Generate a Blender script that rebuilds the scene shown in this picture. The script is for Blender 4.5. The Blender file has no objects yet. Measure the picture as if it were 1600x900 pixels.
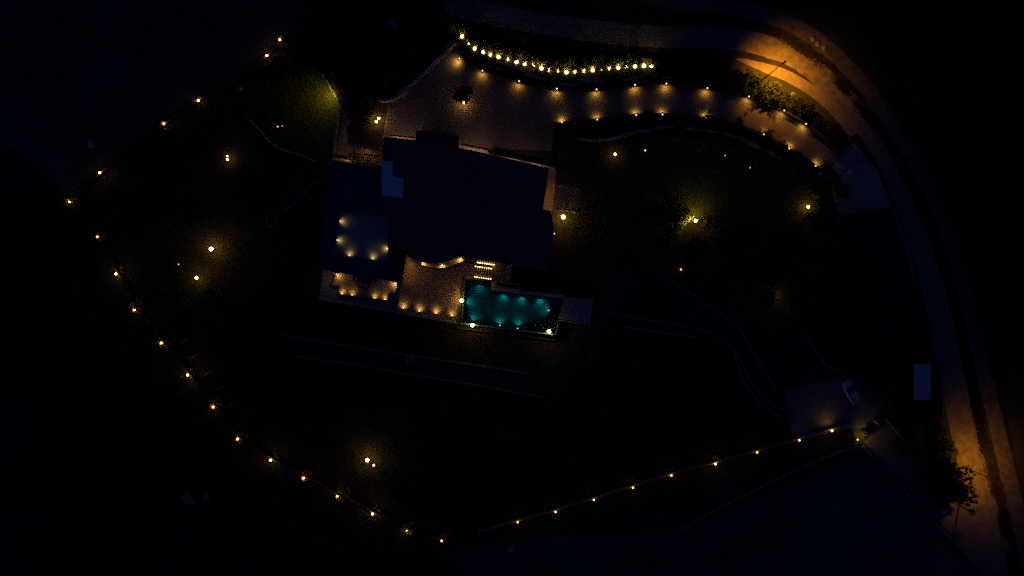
import bpy, math, random
from mathutils import Vector, Matrix, noise
R = math.radians
random.seed(7)

# ------------------------------------------------------------------ camera, sky, moon, exposure
scn = bpy.context.scene
COL = scn.collection
S = 0.11                    # metres of ground per photo pixel
H = 117.33                  # height of the drone above the ground
cam_d = bpy.data.cameras.new('camera'); cam_d.lens = 24; cam_d.sensor_width = 36
cam_d.clip_start = 1; cam_d.clip_end = 6000
cam = bpy.data.objects.new('camera', cam_d); COL.objects.link(cam)
cam.location = (0, 0, H); cam.rotation_euler = (0, 0, 0); scn.camera = cam

SUN_EL, SUN_AZ = R(-3.0), R(250)
w = bpy.data.worlds.new('World'); scn.world = w; w.use_nodes = True
wn = w.node_tree.nodes; wl = w.node_tree.links
sky = wn.new('ShaderNodeTexSky'); sky.sky_type = 'NISHITA'; sky.sun_disc = False
sky.sun_elevation = SUN_EL; sky.sun_rotation = SUN_AZ
sky.ozone_density = 6.0
tint = wn.new('ShaderNodeMix'); tint.data_type = 'RGBA'; tint.blend_type = 'MULTIPLY'; tint.inputs[0].default_value = 1.0
tint.inputs[7].default_value = (0.80, 1.55, 1.0, 1)          # the camera's tungsten white balance turns the late dusk deep blue
wl.new(sky.outputs[0], tint.inputs[6]); wl.new(tint.outputs[2], wn['Background'].inputs[0]); wn['Background'].inputs[1].default_value = 0.72
sd = bpy.data.lights.new('moon', 'SUN'); sd.energy = 0.002; sd.angle = R(15); sd.color = (0.35, 0.55, 1)
sun = bpy.data.objects.new('moon', sd); COL.objects.link(sun); sun.rotation_euler = (R(38), 0, R(-70))
vs = scn.view_settings; vs.view_transform = 'Standard'; vs.look = 'None'; vs.exposure = 0.0; vs.gamma = 1; vs.use_curve_mapping = False
scn.cycles.use_light_tree = True; scn.cycles.use_denoising = False
scn.cycles.max_bounces = 6; scn.cycles.sample_clamp_indirect = 3.0
scn.cycles.caustics_reflective = False; scn.cycles.caustics_refractive = False

# ------------------------------------------------------------------ helpers
def P(px, py, z=0.0):
    """photo pixel of something standing at height z -> place on the site"""
    k = S * (H - z) / H
    return Vector(((px - 800) * k, (450 - py) * k, z))

def M(name, col, rough=0.85, var=0.35, scale=1.2, bump=0.25, spec=0.3, col2=None, metal=0.0, bscale=None):
    m = bpy.data.materials.new(name); m.use_nodes = True
    n, l = m.node_tree.nodes, m.node_tree.links
    b = n['Principled BSDF']; b.inputs['Roughness'].default_value = rough
    b.inputs['Specular IOR Level'].default_value = spec; b.inputs['Metallic'].default_value = metal
    tc = n.new('ShaderNodeTexCoord'); gm = n.new('ShaderNodeNewGeometry')
    src = gm.outputs['Position']
    nz = n.new('ShaderNodeTexNoise'); nz.inputs['Scale'].default_value = scale; nz.inputs['Detail'].default_value = 6
    nz.inputs['Roughness'].default_value = 0.65
    l.new(src, nz.inputs['Vector'])
    rp = n.new('ShaderNodeValToRGB'); rp.color_ramp.elements[0].position = 0.3; rp.color_ramp.elements[1].position = 0.7
    c2 = col2 if col2 else tuple(min(1, c * (1 + var)) for c in col)
    c1 = col if col2 else tuple(c * (1 - var) for c in col)
    rp.color_ramp.elements[0].color = (*c1, 1); rp.color_ramp.elements[1].color = (*c2, 1)
    l.new(nz.outputs['Fac'], rp.inputs[0]); l.new(rp.outputs[0], b.inputs['Base Color'])
    if bump > 0:
        nb = n.new('ShaderNodeTexNoise'); nb.inputs['Scale'].default_value = bscale or scale * 4; nb.inputs['Detail'].default_value = 4
        l.new(src, nb.inputs['Vector'])
        bp = n.new('ShaderNodeBump'); bp.inputs['Strength'].default_value = bump; bp.inputs['Distance'].default_value = 0.08
        l.new(nb.outputs['Fac'], bp.inputs['Height']); l.new(bp.outputs[0], b.inputs['Normal'])
    return m

def EM(name, col, strength):
    m = bpy.data.materials.new(name); m.use_nodes = True
    n, l = m.node_tree.nodes, m.node_tree.links
    b = n['Principled BSDF']; b.inputs['Base Color'].default_value = (0.6, 0.6, 0.55, 1)
    b.inputs['Emission Color'].default_value = (*col, 1); b.inputs['Emission Strength'].default_value = strength
    return m

def PAVE(name, col, col2, size, rough=0.8, rot=0.0, big=0.05):
    """paving: fine joints + per-stone tone + broad wear"""
    m = M(name, col, rough, col2=col2, scale=2.2, bump=0.35, bscale=9)
    n, l = m.node_tree.nodes, m.node_tree.links
    b = n['Principled BSDF']; gm = [x for x in n if x.type == 'NEW_GEOMETRY'][0]
    rp = [x for x in n if x.type == 'VALTORGB'][0]
    mp = n.new('ShaderNodeMapping'); mp.inputs['Rotation'].default_value = (0, 0, rot)
    l.new(gm.outputs['Position'], mp.inputs[0])
    br = n.new('ShaderNodeTexBrick'); br.inputs['Scale'].default_value = 1.0 / size
    br.inputs['Color1'].default_value = (0.72, 0.72, 0.72, 1); br.inputs['Color2'].default_value = (1.15, 1.15, 1.15, 1)
    br.inputs['Mortar'].default_value = (0.45, 0.45, 0.45, 1); br.inputs['Mortar Size'].default_value = 0.03
    l.new(mp.outputs[0], br.inputs['Vector'])
    mx = n.new('ShaderNodeMix'); mx.data_type = 'RGBA'; mx.blend_type = 'MULTIPLY'; mx.inputs[0].default_value = 0.8
    l.new(rp.outputs[0], mx.inputs[6]); l.new(br.outputs[0], mx.inputs[7])
    nz = n.new('ShaderNodeTexNoise'); nz.inputs['Scale'].default_value = big * 6; nz.inputs['Detail'].default_value = 5
    l.new(gm.outputs['Position'], nz.inputs['Vector'])
    mr = n.new('ShaderNodeMapRange'); mr.inputs[3].default_value = 0.6; mr.inputs[4].default_value = 1.35
    l.new(nz.outputs['Fac'], mr.inputs[0])
    m2 = n.new('ShaderNodeMix'); m2.data_type = 'RGBA'; m2.blend_type = 'MULTIPLY'; m2.inputs[0].default_value = 1
    l.new(mx.outputs[2], m2.inputs[6]); l.new(mr.outputs[0], m2.inputs[7]); l.new(m2.outputs[2], b.inputs['Base Color'])
    return m

class B:
    def __init__(s): s.v = []; s.f = []
    def quad(s, *p):
        i = len(s.v); s.v += [tuple(q) for q in p]; s.f.append(tuple(range(i, i + len(p))))
    def prism(s, pts, z0, z1):
        """pts: world xy, any winding"""
        a = sum(pts[i - 1][0] * pts[i][1] - pts[i][0] * pts[i - 1][1] for i in range(len(pts)))
        if a < 0: pts = pts[::-1]
        i = len(s.v); n = len(pts)
        s.v += [(p[0], p[1], z0) for p in pts] + [(p[0], p[1], z1) for p in pts]
        s.f.append(tuple(i + n + k for k in range(n))); s.f.append(tuple(i + n - 1 - k for k in range(n)))
        for k in range(n):
            j = (k + 1) % n; s.f.append((i + k, i + j, i + n + j, i + n + k))
    def box(s, c, d, rz=0.0):
        x, y = d[0] / 2, d[1] / 2; co, si = math.cos(rz), math.sin(rz)
        s.prism([(c[0] + a * co - b * si, c[1] + a * si + b * co) for a, b in ((-x, -y), (x, -y), (x, y), (-x, y))], c[2] - d[2] / 2, c[2] + d[2] / 2)
    def ring(s, rings, cap=True):
        i = len(s.v); n = len(rings[0])
        for r in rings: s.v += [tuple(p) for p in r]
        for k in range(len(rings) - 1):
            for j in range(n):
                a = i + k * n + j; b_ = i + k * n + (j + 1) % n
                s.f.append((a, b_, b_ + n, a + n))
        if cap:
            s.f.append(tuple(i + n - 1 - j for j in range(n))); s.f.append(tuple(i + (len(rings) - 1) * n + j for j in range(n)))
    def lathe(s, prof, n=10, c=(0, 0, 0)):
        s.ring([[(c[0] + r * math.cos(2 * math.pi * j / n), c[1] + r * math.sin(2 * math.pi * j / n), c[2] + z) for j in range(n)] for r, z in prof])
    def ball(s, c, r, n=10, m=7, sz=1.0):
        s.lathe([(max(r * math.sin(math.pi * k / m), 0.002), -r * sz * math.cos(math.pi * k / m)) for k in range(m + 1)], n, c)
    def tube(s, pts, rad, n=7):
        pts = [Vector(p) for p in pts]; rings = []
        for k, p in enumerate(pts):
            t = (pts[min(k + 1, len(pts) - 1)] - pts[max(k - 1, 0)]).normalized()
            u = t.cross(Vector((0.3, 0.9, 0.1))).normalized(); v = t.cross(u)
            r = rad[k] if isinstance(rad, (list, tuple)) else rad
            rings.append([p + u * (r * math.cos(2 * math.pi * j / n)) + v * (r * math.sin(2 * math.pi * j / n)) for j in range(n)])
        s.ring(rings)
    def strip(s, pts, wid, z0, z1, closed=False):
        """a wall of width wid along world xy points"""
        n = len(pts); L = []; Rr = []
        for k in range(n):
            a = Vector(pts[k - 1][:2]) if (k > 0 or closed) else None
            b = Vector(pts[k][:2]); c = Vector(pts[(k + 1) % n][:2]) if (k < n - 1 or closed) else None
            d1 = (b - a).normalized() if a is not None else (c - b).normalized()
            d2 = (c - b).normalized() if c is not None else d1
            t = d1 + d2; t = t.normalized() if t.length > 1e-4 else d1
            nn = Vector((-t.y, t.x)); k_ = 1 / max(0.5, nn.dot(Vector((-d1.y, d1.x))))
            L.append(b + nn * wid / 2 * k_); Rr.append(b - nn * wid / 2 * k_)
        rings = [[(Rr[k].x, Rr[k].y, z0), (L[k].x, L[k].y, z0), (L[k].x, L[k].y, z1), (Rr[k].x, Rr[k].y, z1)] for k in range(n)]
        if closed: rings.append(rings[0])
        s.ring(rings, cap=not closed)
    def build(s, name, mat, parent=None, origin=(0, 0, 0), smooth=False):
        me = bpy.data.meshes.new(name); ox, oy, oz = origin
        me.from_pydata([(x - ox, y - oy, z - oz) for x, y, z in s.v], [], s.f); me.update()
        if smooth: me.polygons.foreach_set('use_smooth', [True] * len(me.polygons))
        me.materials.append(mat)
        o = bpy.data.objects.new(name, me); COL.objects.link(o)
        if parent is not None: o.parent = parent
        else: o.location = origin
        return o

def tag(o, label, cat, group=None):
    o['label'] = label; o['category'] = cat
    if group: o['group'] = group
    return o
def thing(name, loc, label, cat, group=None, rz=0.0, scale=1.0):
    o = bpy.data.objects.new(name, None); COL.objects.link(o); o.empty_display_size = 0.3
    o.location = loc; o.rotation_euler.z = rz; o.scale = (scale, scale, scale) if not isinstance(scale, tuple) else scale
    return tag(o, label, cat, group)
def struct(o, kind='structure'): o['kind'] = kind; return o
def copy_parts(src, dst):
    """copies of the parts (and sub-parts) of src under dst"""
    for ch in [c for c in src.children]:
        c = ch.copy(); COL.objects.link(c); c.parent = dst
        copy_parts(ch, c)
def lamp_light(parent, loc, energy, col, kind='POINT', radius=0.08, rot=None, cone=150, blend=0.6):
    d = bpy.data.lights.new('lamp_light', kind); d.energy = energy; d.color = col; d.shadow_soft_size = radius
    if kind == 'SPOT': d.spot_size = R(cone); d.spot_blend = blend
    o = bpy.data.objects.new('lamp_light', d); COL.objects.link(o); o.parent = parent; o.location = loc
    if rot is not None:   # rot: direction vector
        o.rotation_euler = Vector(rot).to_track_quat('-Z', 'Y').to_euler()
    return o

def smooth(pts, n=6, closed=False):
    out = []; m = len(pts)
    rng = range(m) if closed else range(m - 1)
    for i in rng:
        p0 = pts[i - 1] if (i > 0 or closed) else pts[i]
        p1 = pts[i]; p2 = pts[(i + 1) % m]; p3 = pts[(i + 2) % m] if (i + 2 < m or closed) else p2
        for k in range(n):
            t = k / n
            out.append(tuple(0.5 * ((2 * p1[j]) + (-p0[j] + p2[j]) * t + (2 * p0[j] - 5 * p1[j] + 4 * p2[j] - p3[j]) * t * t + (-p0[j] + 3 * p1[j] - 3 * p2[j] + p3[j]) * t ** 3) for j in (0, 1)))
    if not closed: out.append(tuple(pts[-1][:2]))
    return out
def ragged(pts, step=6, amp=1.5, seed=0.0, closed=True):
    """pixel outline subdivided and roughened like a natural edge"""
    out = []
    for i in range(len(pts) if closed else len(pts) - 1):
        a, b = Vector(pts[i]), Vector(pts[(i + 1) % len(pts)])
        k = max(1, int((b - a).length / step))
        for j in range(k):
            q = a.lerp(b, j / k)
            d = noise.noise_vector(Vector((q.x * 0.07 + seed, q.y * 0.07, seed))) * amp + noise.noise_vector(Vector((q.x * 0.3, q.y * 0.3, seed + 9))) * amp * 0.5
            out.append((q.x + d.x, q.y + d.y))
    return out
def W(pts, z=0.0): return [P(x, y, z)[:2] for x, y in pts]
def sheet(name, pts, z, mat, thick=0.25, kind='structure'):
    b = B(); b.prism(W(pts, z), z - thick, z); o = b.build(name, mat)
    # cap n-gon gets triangulated so concave outlines fill correctly
    import bmesh
    bm = bmesh.new(); bm.from_mesh(o.data); bmesh.ops.triangulate(bm, faces=[f for f in bm.faces if len(f.verts) > 4]); bm.to_mesh(o.data); bm.free()
    return struct(o, kind)
def inside(x, y, poly):
    c = False; j = len(poly) - 1
    for i in range(len(poly)):
        if (poly[i][1] > y) != (poly[j][1] > y) and x < (poly[j][0] - poly[i][0]) * (y - poly[i][1]) / (poly[j][1] - poly[i][1]) + poly[i][0]: c = not c
        j = i
    return c

# ------------------------------------------------------------------ materials
m_ground = M('scrubland', (0.016, 0.022, 0.010), 1.0, col2=(0.065, 0.064, 0.04), scale=0.09, bump=0.6, bscale=1.8)
m_field = M('bare_soil', (0.07, 0.062, 0.055), 0.95, col2=(0.17, 0.15, 0.13), scale=0.35, bump=0.8, bscale=2.2)
m_road = M('dirt_road', (0.10, 0.09, 0.08), 0.95, col2=(0.27, 0.23, 0.18), scale=0.8, bump=0.7, bscale=3.5)
m_conc = M('old_concrete', (0.22, 0.22, 0.22), 0.9, col2=(0.36, 0.36, 0.35), scale=0.5, bump=0.4)
m_wallc = M('weathered_concrete', (0.10, 0.10, 0.10), 0.9, col2=(0.2, 0.2, 0.195), scale=0.5, bump=0.4)
m_lawn = M('lawn', (0.022, 0.030, 0.008), 1.0, col2=(0.06, 0.066, 0.018), scale=1.8, bump=0.9, bscale=6)
m_garden = M('garden_soil', (0.014, 0.019, 0.009), 1.0, col2=(0.045, 0.046, 0.024), scale=0.5, bump=0.8, bscale=3)
m_drive = PAVE('driveway_setts', (0.15, 0.13, 0.12), (0.25, 0.22, 0.20), 0.45, rot=0.13)
m_terr = PAVE('terrace_flags', (0.24, 0.18, 0.13), (0.36, 0.28, 0.20), 0.6, rot=-0.13)
m_stone = M('pale_stone', (0.38, 0.32, 0.26), 0.85, var=0.3, scale=2.0, bump=0.4)
m_pink = M('rendered_wall', (0.42, 0.34, 0.29), 0.9, var=0.25, scale=1.5, bump=0.2)
m_dwall = M('dark_stone_wall', (0.06, 0.055, 0.05), 0.9, var=0.4, scale=2.0, bump=0.5)
m_rough = M('rubble_stone', (0.16, 0.14, 0.12), 0.95, col2=(0.42, 0.37, 0.30), scale=2.5, bump=1.0, bscale=5)
m_roof = M('roof_gravel', (0.32, 0.13, 0.10), 0.9, var=0.3, scale=0.6, bump=0.4, bscale=6)
m_roof2 = M('roof_membrane', (0.085, 0.09, 0.105), 0.85, var=0.22, scale=0.4, bump=0.2)
m_deck = M('roof_terrace_tile', (0.24, 0.27, 0.31), 0.7, var=0.15, scale=0.6, bump=0.1)
m_white = M('white_membrane', (0.72, 0.74, 0.76), 0.6, var=0.08, scale=0.7, bump=0.05)
m_wallh = M('house_render', (0.45, 0.40, 0.34), 0.9, var=0.12, scale=0.8, bump=0.1)
m_glass = M('dark_glass', (0.02, 0.025, 0.03), 0.05, var=0.1, bump=0, spec=0.6)
m_wood = M('weathered_timber', (0.20, 0.14, 0.09), 0.8, var=0.3, scale=3, bump=0.3)
m_metal = M('dark_metal', (0.03, 0.03, 0.03), 0.5, var=0.3, scale=4, bump=0.05, metal=0.5)
m_steel = M('galvanised_steel', (0.35, 0.36, 0.37), 0.45, var=0.2, scale=3, bump=0.05, metal=0.6)
m_gatep = M('gate_paint', (0.5, 0.48, 0.46), 0.5, var=0.1, scale=2, bump=0.05)
m_bark = M('bark', (0.06, 0.045, 0.03), 0.95, var=0.4, scale=8, bump=0.6)
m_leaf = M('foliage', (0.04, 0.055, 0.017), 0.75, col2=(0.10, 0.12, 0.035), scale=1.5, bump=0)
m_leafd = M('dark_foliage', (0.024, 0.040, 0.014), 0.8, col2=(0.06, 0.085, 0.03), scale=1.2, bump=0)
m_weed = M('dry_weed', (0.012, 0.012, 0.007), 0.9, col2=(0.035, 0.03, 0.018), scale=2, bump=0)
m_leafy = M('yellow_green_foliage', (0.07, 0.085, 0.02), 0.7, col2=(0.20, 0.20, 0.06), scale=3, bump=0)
m_cactus = M('cactus_skin', (0.10, 0.12, 0.05), 0.7, var=0.3, scale=4, bump=0.3)
m_gravel = M('dark_gravel', (0.05, 0.048, 0.036), 0.95, col2=(0.13, 0.12, 0.09), scale=6, bump=0.9, bscale=14)
m_tile = M('pool_tile', (0.05, 0.24, 0.31), 0.35, col2=(0.07, 0.32, 0.38), scale=1.2, bump=0.05)
m_cush = M('white_cushion', (0.75, 0.72, 0.68), 0.9, var=0.06, scale=5, bump=0.1)
m_wick = M('dark_wicker', (0.035, 0.028, 0.022), 0.8, var=0.3, scale=12, bump=0.4)
m_blueroof = M('container_paint', (0.50, 0.54, 0.58), 0.55, var=0.12, scale=1.0, bump=0.1)
m_car = M('car_paint', (0.55, 0.58, 0.62), 0.25, var=0.02, bump=0, spec=0.6)
m_tyre = M('tyre_rubber', (0.02, 0.02, 0.02), 0.9, var=0.2, bump=0.1)
WARM = (1.0, 0.50, 0.13); AMB = (1.0, 0.50, 0.07); YEL = (1.0, 0.58, 0.14); PALE = (1.0, 0.70, 0.32); SOD = (1.0, 0.34, 0.012)
e_warm = EM('lamp_glass_warm', (1.0, 0.45, 0.10), 22)
e_bright = EM('lamp_glass_bright', (1.0, 0.47, 0.10), 52)
e_amber = EM('lamp_glass_amber', (1.0, 0.45, 0.12), 6)
e_white = EM('lamp_glass_cool', (0.9, 0.85, 0.8), 2.2)
e_yel = EM('lamp_glass_yellow', (1.0, 0.60, 0.16), 14)
e_sod = EM('sodium_lens', (1.0, 0.45, 0.08), 8)
e_pool = EM('pool_lens', (0.1, 0.8, 0.85), 0.12)
e_step = EM('step_lens', (1.0, 0.55, 0.13), 17)
# water
m_water = bpy.data.materials.new('pool_water'); m_water.use_nodes = True
_b = m_water.node_tree.nodes['Principled BSDF']; _b.inputs['Transmission Weight'].default_value = 1; _b.inputs['IOR'].default_value = 1.33
_b.inputs['Roughness'].default_value = 0.0; _b.inputs['Base Color'].default_value = (0.75, 0.95, 0.97, 1)
_n = m_water.node_tree.nodes.new('ShaderNodeTexNoise'); _n.inputs['Scale'].default_value = 1.6; _n.inputs['Detail'].default_value = 3
_p = m_water.node_tree.nodes.new('ShaderNodeBump'); _p.inputs['Strength'].default_value = 0.35; _p.inputs['Distance'].default_value = 0.06
_g = m_water.node_tree.nodes.new('ShaderNodeNewGeometry')
m_water.node_tree.links.new(_g.outputs['Position'], _n.inputs['Vector'])
m_water.node_tree.links.new(_n.outputs['Fac'], _p.inputs['Height']); m_water.node_tree.links.new(_p.outputs[0], _b.inputs['Normal'])

# ------------------------------------------------------------------ the ground, fields, roads
def axis(lim, fine, step):
    a = [-3000, -1500, -700, -350, -200, -150]
    v = -lim
    while v <= lim + 1e-6: a.append(v); v += step
    return a + [150, 200, 350, 700, 1500, 3000]
xs = axis(125, 0, 5); ys = axis(90, 0, 5)
gb = B()
for i in range(len(xs)):
    for j in range(len(ys)):
        x, y = xs[i], ys[j]
        d = max(abs(x) - 92, abs(y) - 54, 0)
        z = 0 if d == 0 else (noise.noise(Vector((x * .01, y * .01, 0))) - 0.4) * min(d * 0.12, 14)
        gb.v.append((x, y, z))
nY = len(ys)
for i in range(len(xs) - 1):
    for j in range(len(ys) - 1):
        gb.f.append((i * nY + j, (i + 1) * nY + j, (i + 1) * nY + j + 1, i * nY + j + 1))
struct(gb.build('ground', m_ground, smooth=True))

# bare field north, with the wheel tracks running along it
field_n = ragged([(-60, -60), (-60, 190), (60, 235), (130, 280), (150, 262), (250, 190), (330, 140), (410, 80), (470, 45), (520, -60)], 12, 5, 1.0)
sheet('field', field_n, 0.012, M('west_field', (0.03, 0.031, 0.027), 0.95, col2=(0.10, 0.097, 0.08), scale=0.12, bump=0.8, bscale=1.8))
track_w = ragged([(-40, 185), (60, 222), (118, 262), (128, 290), (100, 300), (70, 262), (20, 232), (-40, 222)], 8, 3, 4.0)
sheet('dirt_path', track_w, 0.02, m_field)
north = ragged(smooth([(672, -40), (700, 22), (740, 52), (800, 68), (900, 82), (1020, 88), (1120, 92), (1185, 105), (1230, 120), (1280, 160), (1330, 215), (1375, 280), (1410, 350), (1440, 430), (1462, 510), (1478, 600), (1500, 700), (1530, 800), (1560, 890), (1580, 960),
    (1660, 960), (1630, 860), (1600, 760), (1575, 660), (1550, 560), (1520, 450), (1480, 340), (1430, 250), (1380, 180), (1340, 110), (1320, 40), (1300, -40)], 3), 8, 3, 2.0)
sheet('road_verge', north, 0.016, M('verge_soil', (0.012, 0.011, 0.010), 0.95, col2=(0.05, 0.044, 0.036), scale=0.25, bump=0.9, bscale=2.0))
def track(name, pts, wid, z, mat, amp=1.2, seed=3.0):
    c = smooth(pts, 6); lft = []; rgt = []
    for i, p in enumerate(c):
        q0, q1 = Vector(c[max(i - 1, 0)]), Vector(c[min(i + 1, len(c) - 1)])
        t = (q1 - q0).normalized(); wv = wid(i / len(c)) if callable(wid) else wid
        lft.append((p[0] - t.y * wv / 2, p[1] + t.x * wv / 2)); rgt.append((p[0] + t.y * wv / 2, p[1] - t.x * wv / 2))
    poly = lft + rgt[::-1]
    return sheet(name, ragged(poly, 5, amp, seed), z, mat)
# inner road lane with its pale dusty surface, and the outer track beyond the weedy strip
track('road', [(660, -60), (700, 0), (770, 22), (900, 45), (1040, 58), (1150, 62), (1240, 88), (1310, 145), (1362, 210), (1400, 280), (1430, 360), (1455, 440), (1476, 530), (1492, 610), (1512, 700), (1536, 790), (1556, 870), (1575, 960)],
      lambda t: 34 + 14 * max(0, t - 0.6) / 0.4, 0.03, m_road, 1.6)
track('footpath', [(1150, 92), (1190, 104), (1232, 120), (1275, 146), (1310, 178), (1335, 210)], lambda t: 3 + 14 * min(1, t * 3.5), 0.034, M('footpath_dirt', (0.16, 0.14, 0.12), 0.95, col2=(0.30, 0.26, 0.22), scale=0.9, bump=.7, bscale=3.5), 1.5, 15.0)
track('outer_track', [(900, -40), (1040, 0), (1160, 14), (1250, 45), (1330, 110), (1392, 190), (1440, 270), (1478, 360), (1506, 450), (1532, 560), (1556, 660), (1580, 760), (1604, 860), (1625, 960)], 24, 0.026,
      M('outer_track_soil', (0.05, 0.045, 0.04), 0.95, col2=(0.2, 0.165, 0.13), scale=0.7, bump=0.9, bscale=3), 2.5, 6.0)
# concrete apron at the bend, and the walled plot south of it
sheet('concrete_apron', ragged([(1312, 232), (1335, 224), (1368, 262), (1384, 300), (1394, 322), (1312, 336), (1300, 300), (1300, 262)], 7, 2.0, 5.0), 0.034, m_conc)
plot = [(1316, 338), (1394, 326), (1420, 392), (1444, 470), (1460, 560), (1464, 640), (1400, 640), (1370, 560), (1335, 470), (1310, 400)]
sheet('plot', ragged(plot, 10, 3, 8.0), 0.014, M('plot_soil', (0.02, 0.019, 0.017), 0.95, col2=(0.055, 0.052, 0.045), scale=0.2, bump=0.8, bscale=2))
# service lane from the lower gate to the road; dark field below it
sheet('service_lane', ragged([(1350, 690), (1385, 660), (1452, 738), (1492, 770), (1520, 790), (1560, 900), (1590, 960), (1570, 960), (1535, 892), (1480, 828), (1400, 745)], 7, 1.6, 9.0), 0.028, M('lane_dirt', (0.11, 0.10, 0.09), 0.95, col2=(0.23, 0.20, 0.175), scale=0.6, bump=0.8, bscale=3))
sheet('lower_field', ragged([(1345, 705), (1400, 760), (1475, 835), (1530, 900), (1560, 960), (760, 960), (705, 860), (820, 838), (1060, 832), (1200, 770)], 12, 4, 10.0), 0.010,
      M('lower_field_soil', (0.035, 0.037, 0.036), 0.95, col2=(0.12, 0.118, 0.105), scale=0.10, bump=0.8, bscale=1.6))

# lawns and garden beds
sheet('lawn', ragged(smooth([(445, 108), (480, 96), (505, 112), (522, 145), (527, 190), (520, 240), (492, 252), (462, 240), (432, 226), (412, 208), (418, 170), (425, 135)], 5, True), 6, 1.5, 11.0), 0.030, m_lawn)
sheet('lawn', ragged(smooth([(900, 205), (990, 215), (1100, 225), (1200, 250), (1265, 285), (1285, 330), (1240, 350), (1160, 352), (1080, 350), (1010, 400), (930, 410), (880, 420), (885, 330), (905, 270)], 5, True), 7, 2.0, 12.0), 0.018, m_lawn)
sheet('garden', ragged(smooth([(500, 270), (440, 335), (380, 380), (250, 400), (215, 450), (260, 530), (330, 620), (420, 710), (560, 785), (690, 832), (850, 795), (1050, 738), (1230, 690), (1215, 610), (1120, 510), (960, 500), (860, 535), (700, 515), (495, 478)], 4, True), 10, 3.0, 13.0), 0.008, m_garden)

# driveway court, one sheet of setts with the drive
DN = [(720, 84), (737, 102), (760, 113), (811, 130), (870, 142), (932, 143), (992, 136), (1041, 132), (1105, 140), (1170, 154), (1225, 176), (1262, 198), (1296, 224), (1318, 244)]
DS = [(1284, 264), (1266, 250), (1233, 230), (1193, 208), (1150, 192), (1100, 182), (1035, 176), (994, 177), (933, 184), (866, 191)]
drive = [(598, 216), (606, 158), (640, 132), (712, 64)] + smooth(DN, 4) + smooth(DS, 4) + [(862, 234), (858, 262), (850, 270), (600, 240)]
sheet('driveway', drive, 0.10, m_drive, 0.3)

# ------------------------------------------------------------------ walls and edgings
def wall_thing(name, pts, wid, h, mat, label, z0=-0.2, cat='wall', sm=0, group=None, cop=None, top=None):
    pts = smooth(pts, sm) if sm else pts
    w_ = [P(x, y, h)[:2] for x, y in pts]
    b = B(); b.strip(w_, wid, z0, h - (0.08 if cop else 0))
    if not cop:
        c = w_[len(w_) // 2]
        o = b.build(name, mat, None, (c[0], c[1], z0))
        return tag(o, label, cat, group)
    c = w_[len(w_) // 2]; t = thing(name, (c[0], c[1], z0), label, cat, group)
    b.build('masonry', mat, t, (c[0], c[1], z0)); b = B(); b.strip(w_, wid + 0.08, h - 0.079, h); b.build('coping', cop, t, (c[0], c[1], z0))
    return t
wall_thing('driveway_wall', [(x, y - 3) for x, y in DN], 0.32, 1.0, m_dwall, 'long dark stone wall along the planted side of the curved driveway', sm=4, cop=m_dwall)
wall_thing('driveway_wall', [(x + 1, y + 3) for x, y in DS], 0.32, 0.75, m_dwall, 'low dark stone wall between the curved driveway and the lawn garden', sm=4, cop=m_dwall)
# raised planted bank north of the drive
UP = [(722, 57), (733, 68), (742, 76), (755, 82), (766, 86), (779, 89), (793, 93), (807, 97), (820, 100), (833, 103), (846, 107), (858, 110), (872, 111), (885, 113), (898, 112), (912, 111), (926, 110), (939, 109), (952, 107), (966, 106), (978, 105), (992, 104), (1006, 103), (1018, 103)]
bank = [(x, y - 5) for x, y in smooth(DN, 4) if x < 1300] + ragged([(1300, 215), (1255, 160), (1195, 126), (1120, 102), (1030, 92), (960, 92), (880, 94), (820, 84), (760, 66), (725, 44), (715, 60)], 6, 2, 20, False)
bb = sheet('planted_bank', bank, 0.55, m_garden, 0.7)
gb2 = smooth([(x, y - 2) for x, y in UP], 3) 
bed = gb2 + [(x, y + 5) for x, y in gb2[::-1]]
sheet('gravel_bed', ragged(bed, 5, 0.8, 21), 0.60, m_gravel, 0.2)
LEDGE = [((720, 79), (737, 92)), ((755, 100), (788, 109)), ((789, 102), (820, 111)), ((819, 115), (853, 124)), ((872, 131), (903, 132)), ((975, 124), (1002, 121)), ((1036, 122), (1047, 121)), ((905, 127), (940, 126))]
LN = ['beside the courtyard corner lamp', 'with a lit end above the second driveway lamp', 'set back just under the first uplights', 'above the third driveway lamp', 'above the fourth driveway lamp', 'below the east end of the uplight row', 'short, east of the uplight row', 'below the middle of the uplight row']
for (a, b_), nm in zip(LEDGE, LN):
    wall_thing('terrace_ledge', [a, b_], 0.22, 1.05, m_pink, 'low rendered terrace ledge ' + nm, z0=0.3, group='ledges stepping up the planted bank')

# boundary wall all round the garden
PER_W = [(472, 46), (437, 62), (417, 87), (310, 157), (256, 193), (156, 270), (109, 315), (152, 370), (181, 428), (210, 484), (252, 536), (293, 586), (333, 636), (371, 686), (423, 719), (474, 747), (527, 776), (582, 803), (635, 830), (690, 845)]
PER_S = [(809, 816), (868, 800), (928, 781), (989, 762), (1049, 743), (1118, 725), (1183, 707), (1249, 688), (1300, 673)]
wall_thing('perimeter_wall', [(x + 2, y - 1) for x, y in PER_W], 0.22, 1.1, m_dwall, 'low dark boundary wall winding round the west side of the garden', cop=M('dull_coping', (0.05, 0.047, 0.043), 0.9))
wall_thing('perimeter_wall', [(748, 833)] + [(x, y - 2) for x, y in PER_S] + [(1328, 664)], 0.2, 1.1, M('boundary_render', (0.24, 0.22, 0.19), 0.9, var=.4, scale=.8), 'thin pale straight boundary wall along the south side of the garden')
wall_thing('field_wall', [(1342, 698), (1290, 716), (1210, 752), (1130, 792), (1060, 832)], 0.25, 0.8, m_wallc, 'pale concrete wall running from the lower gate along the dark field')
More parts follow.
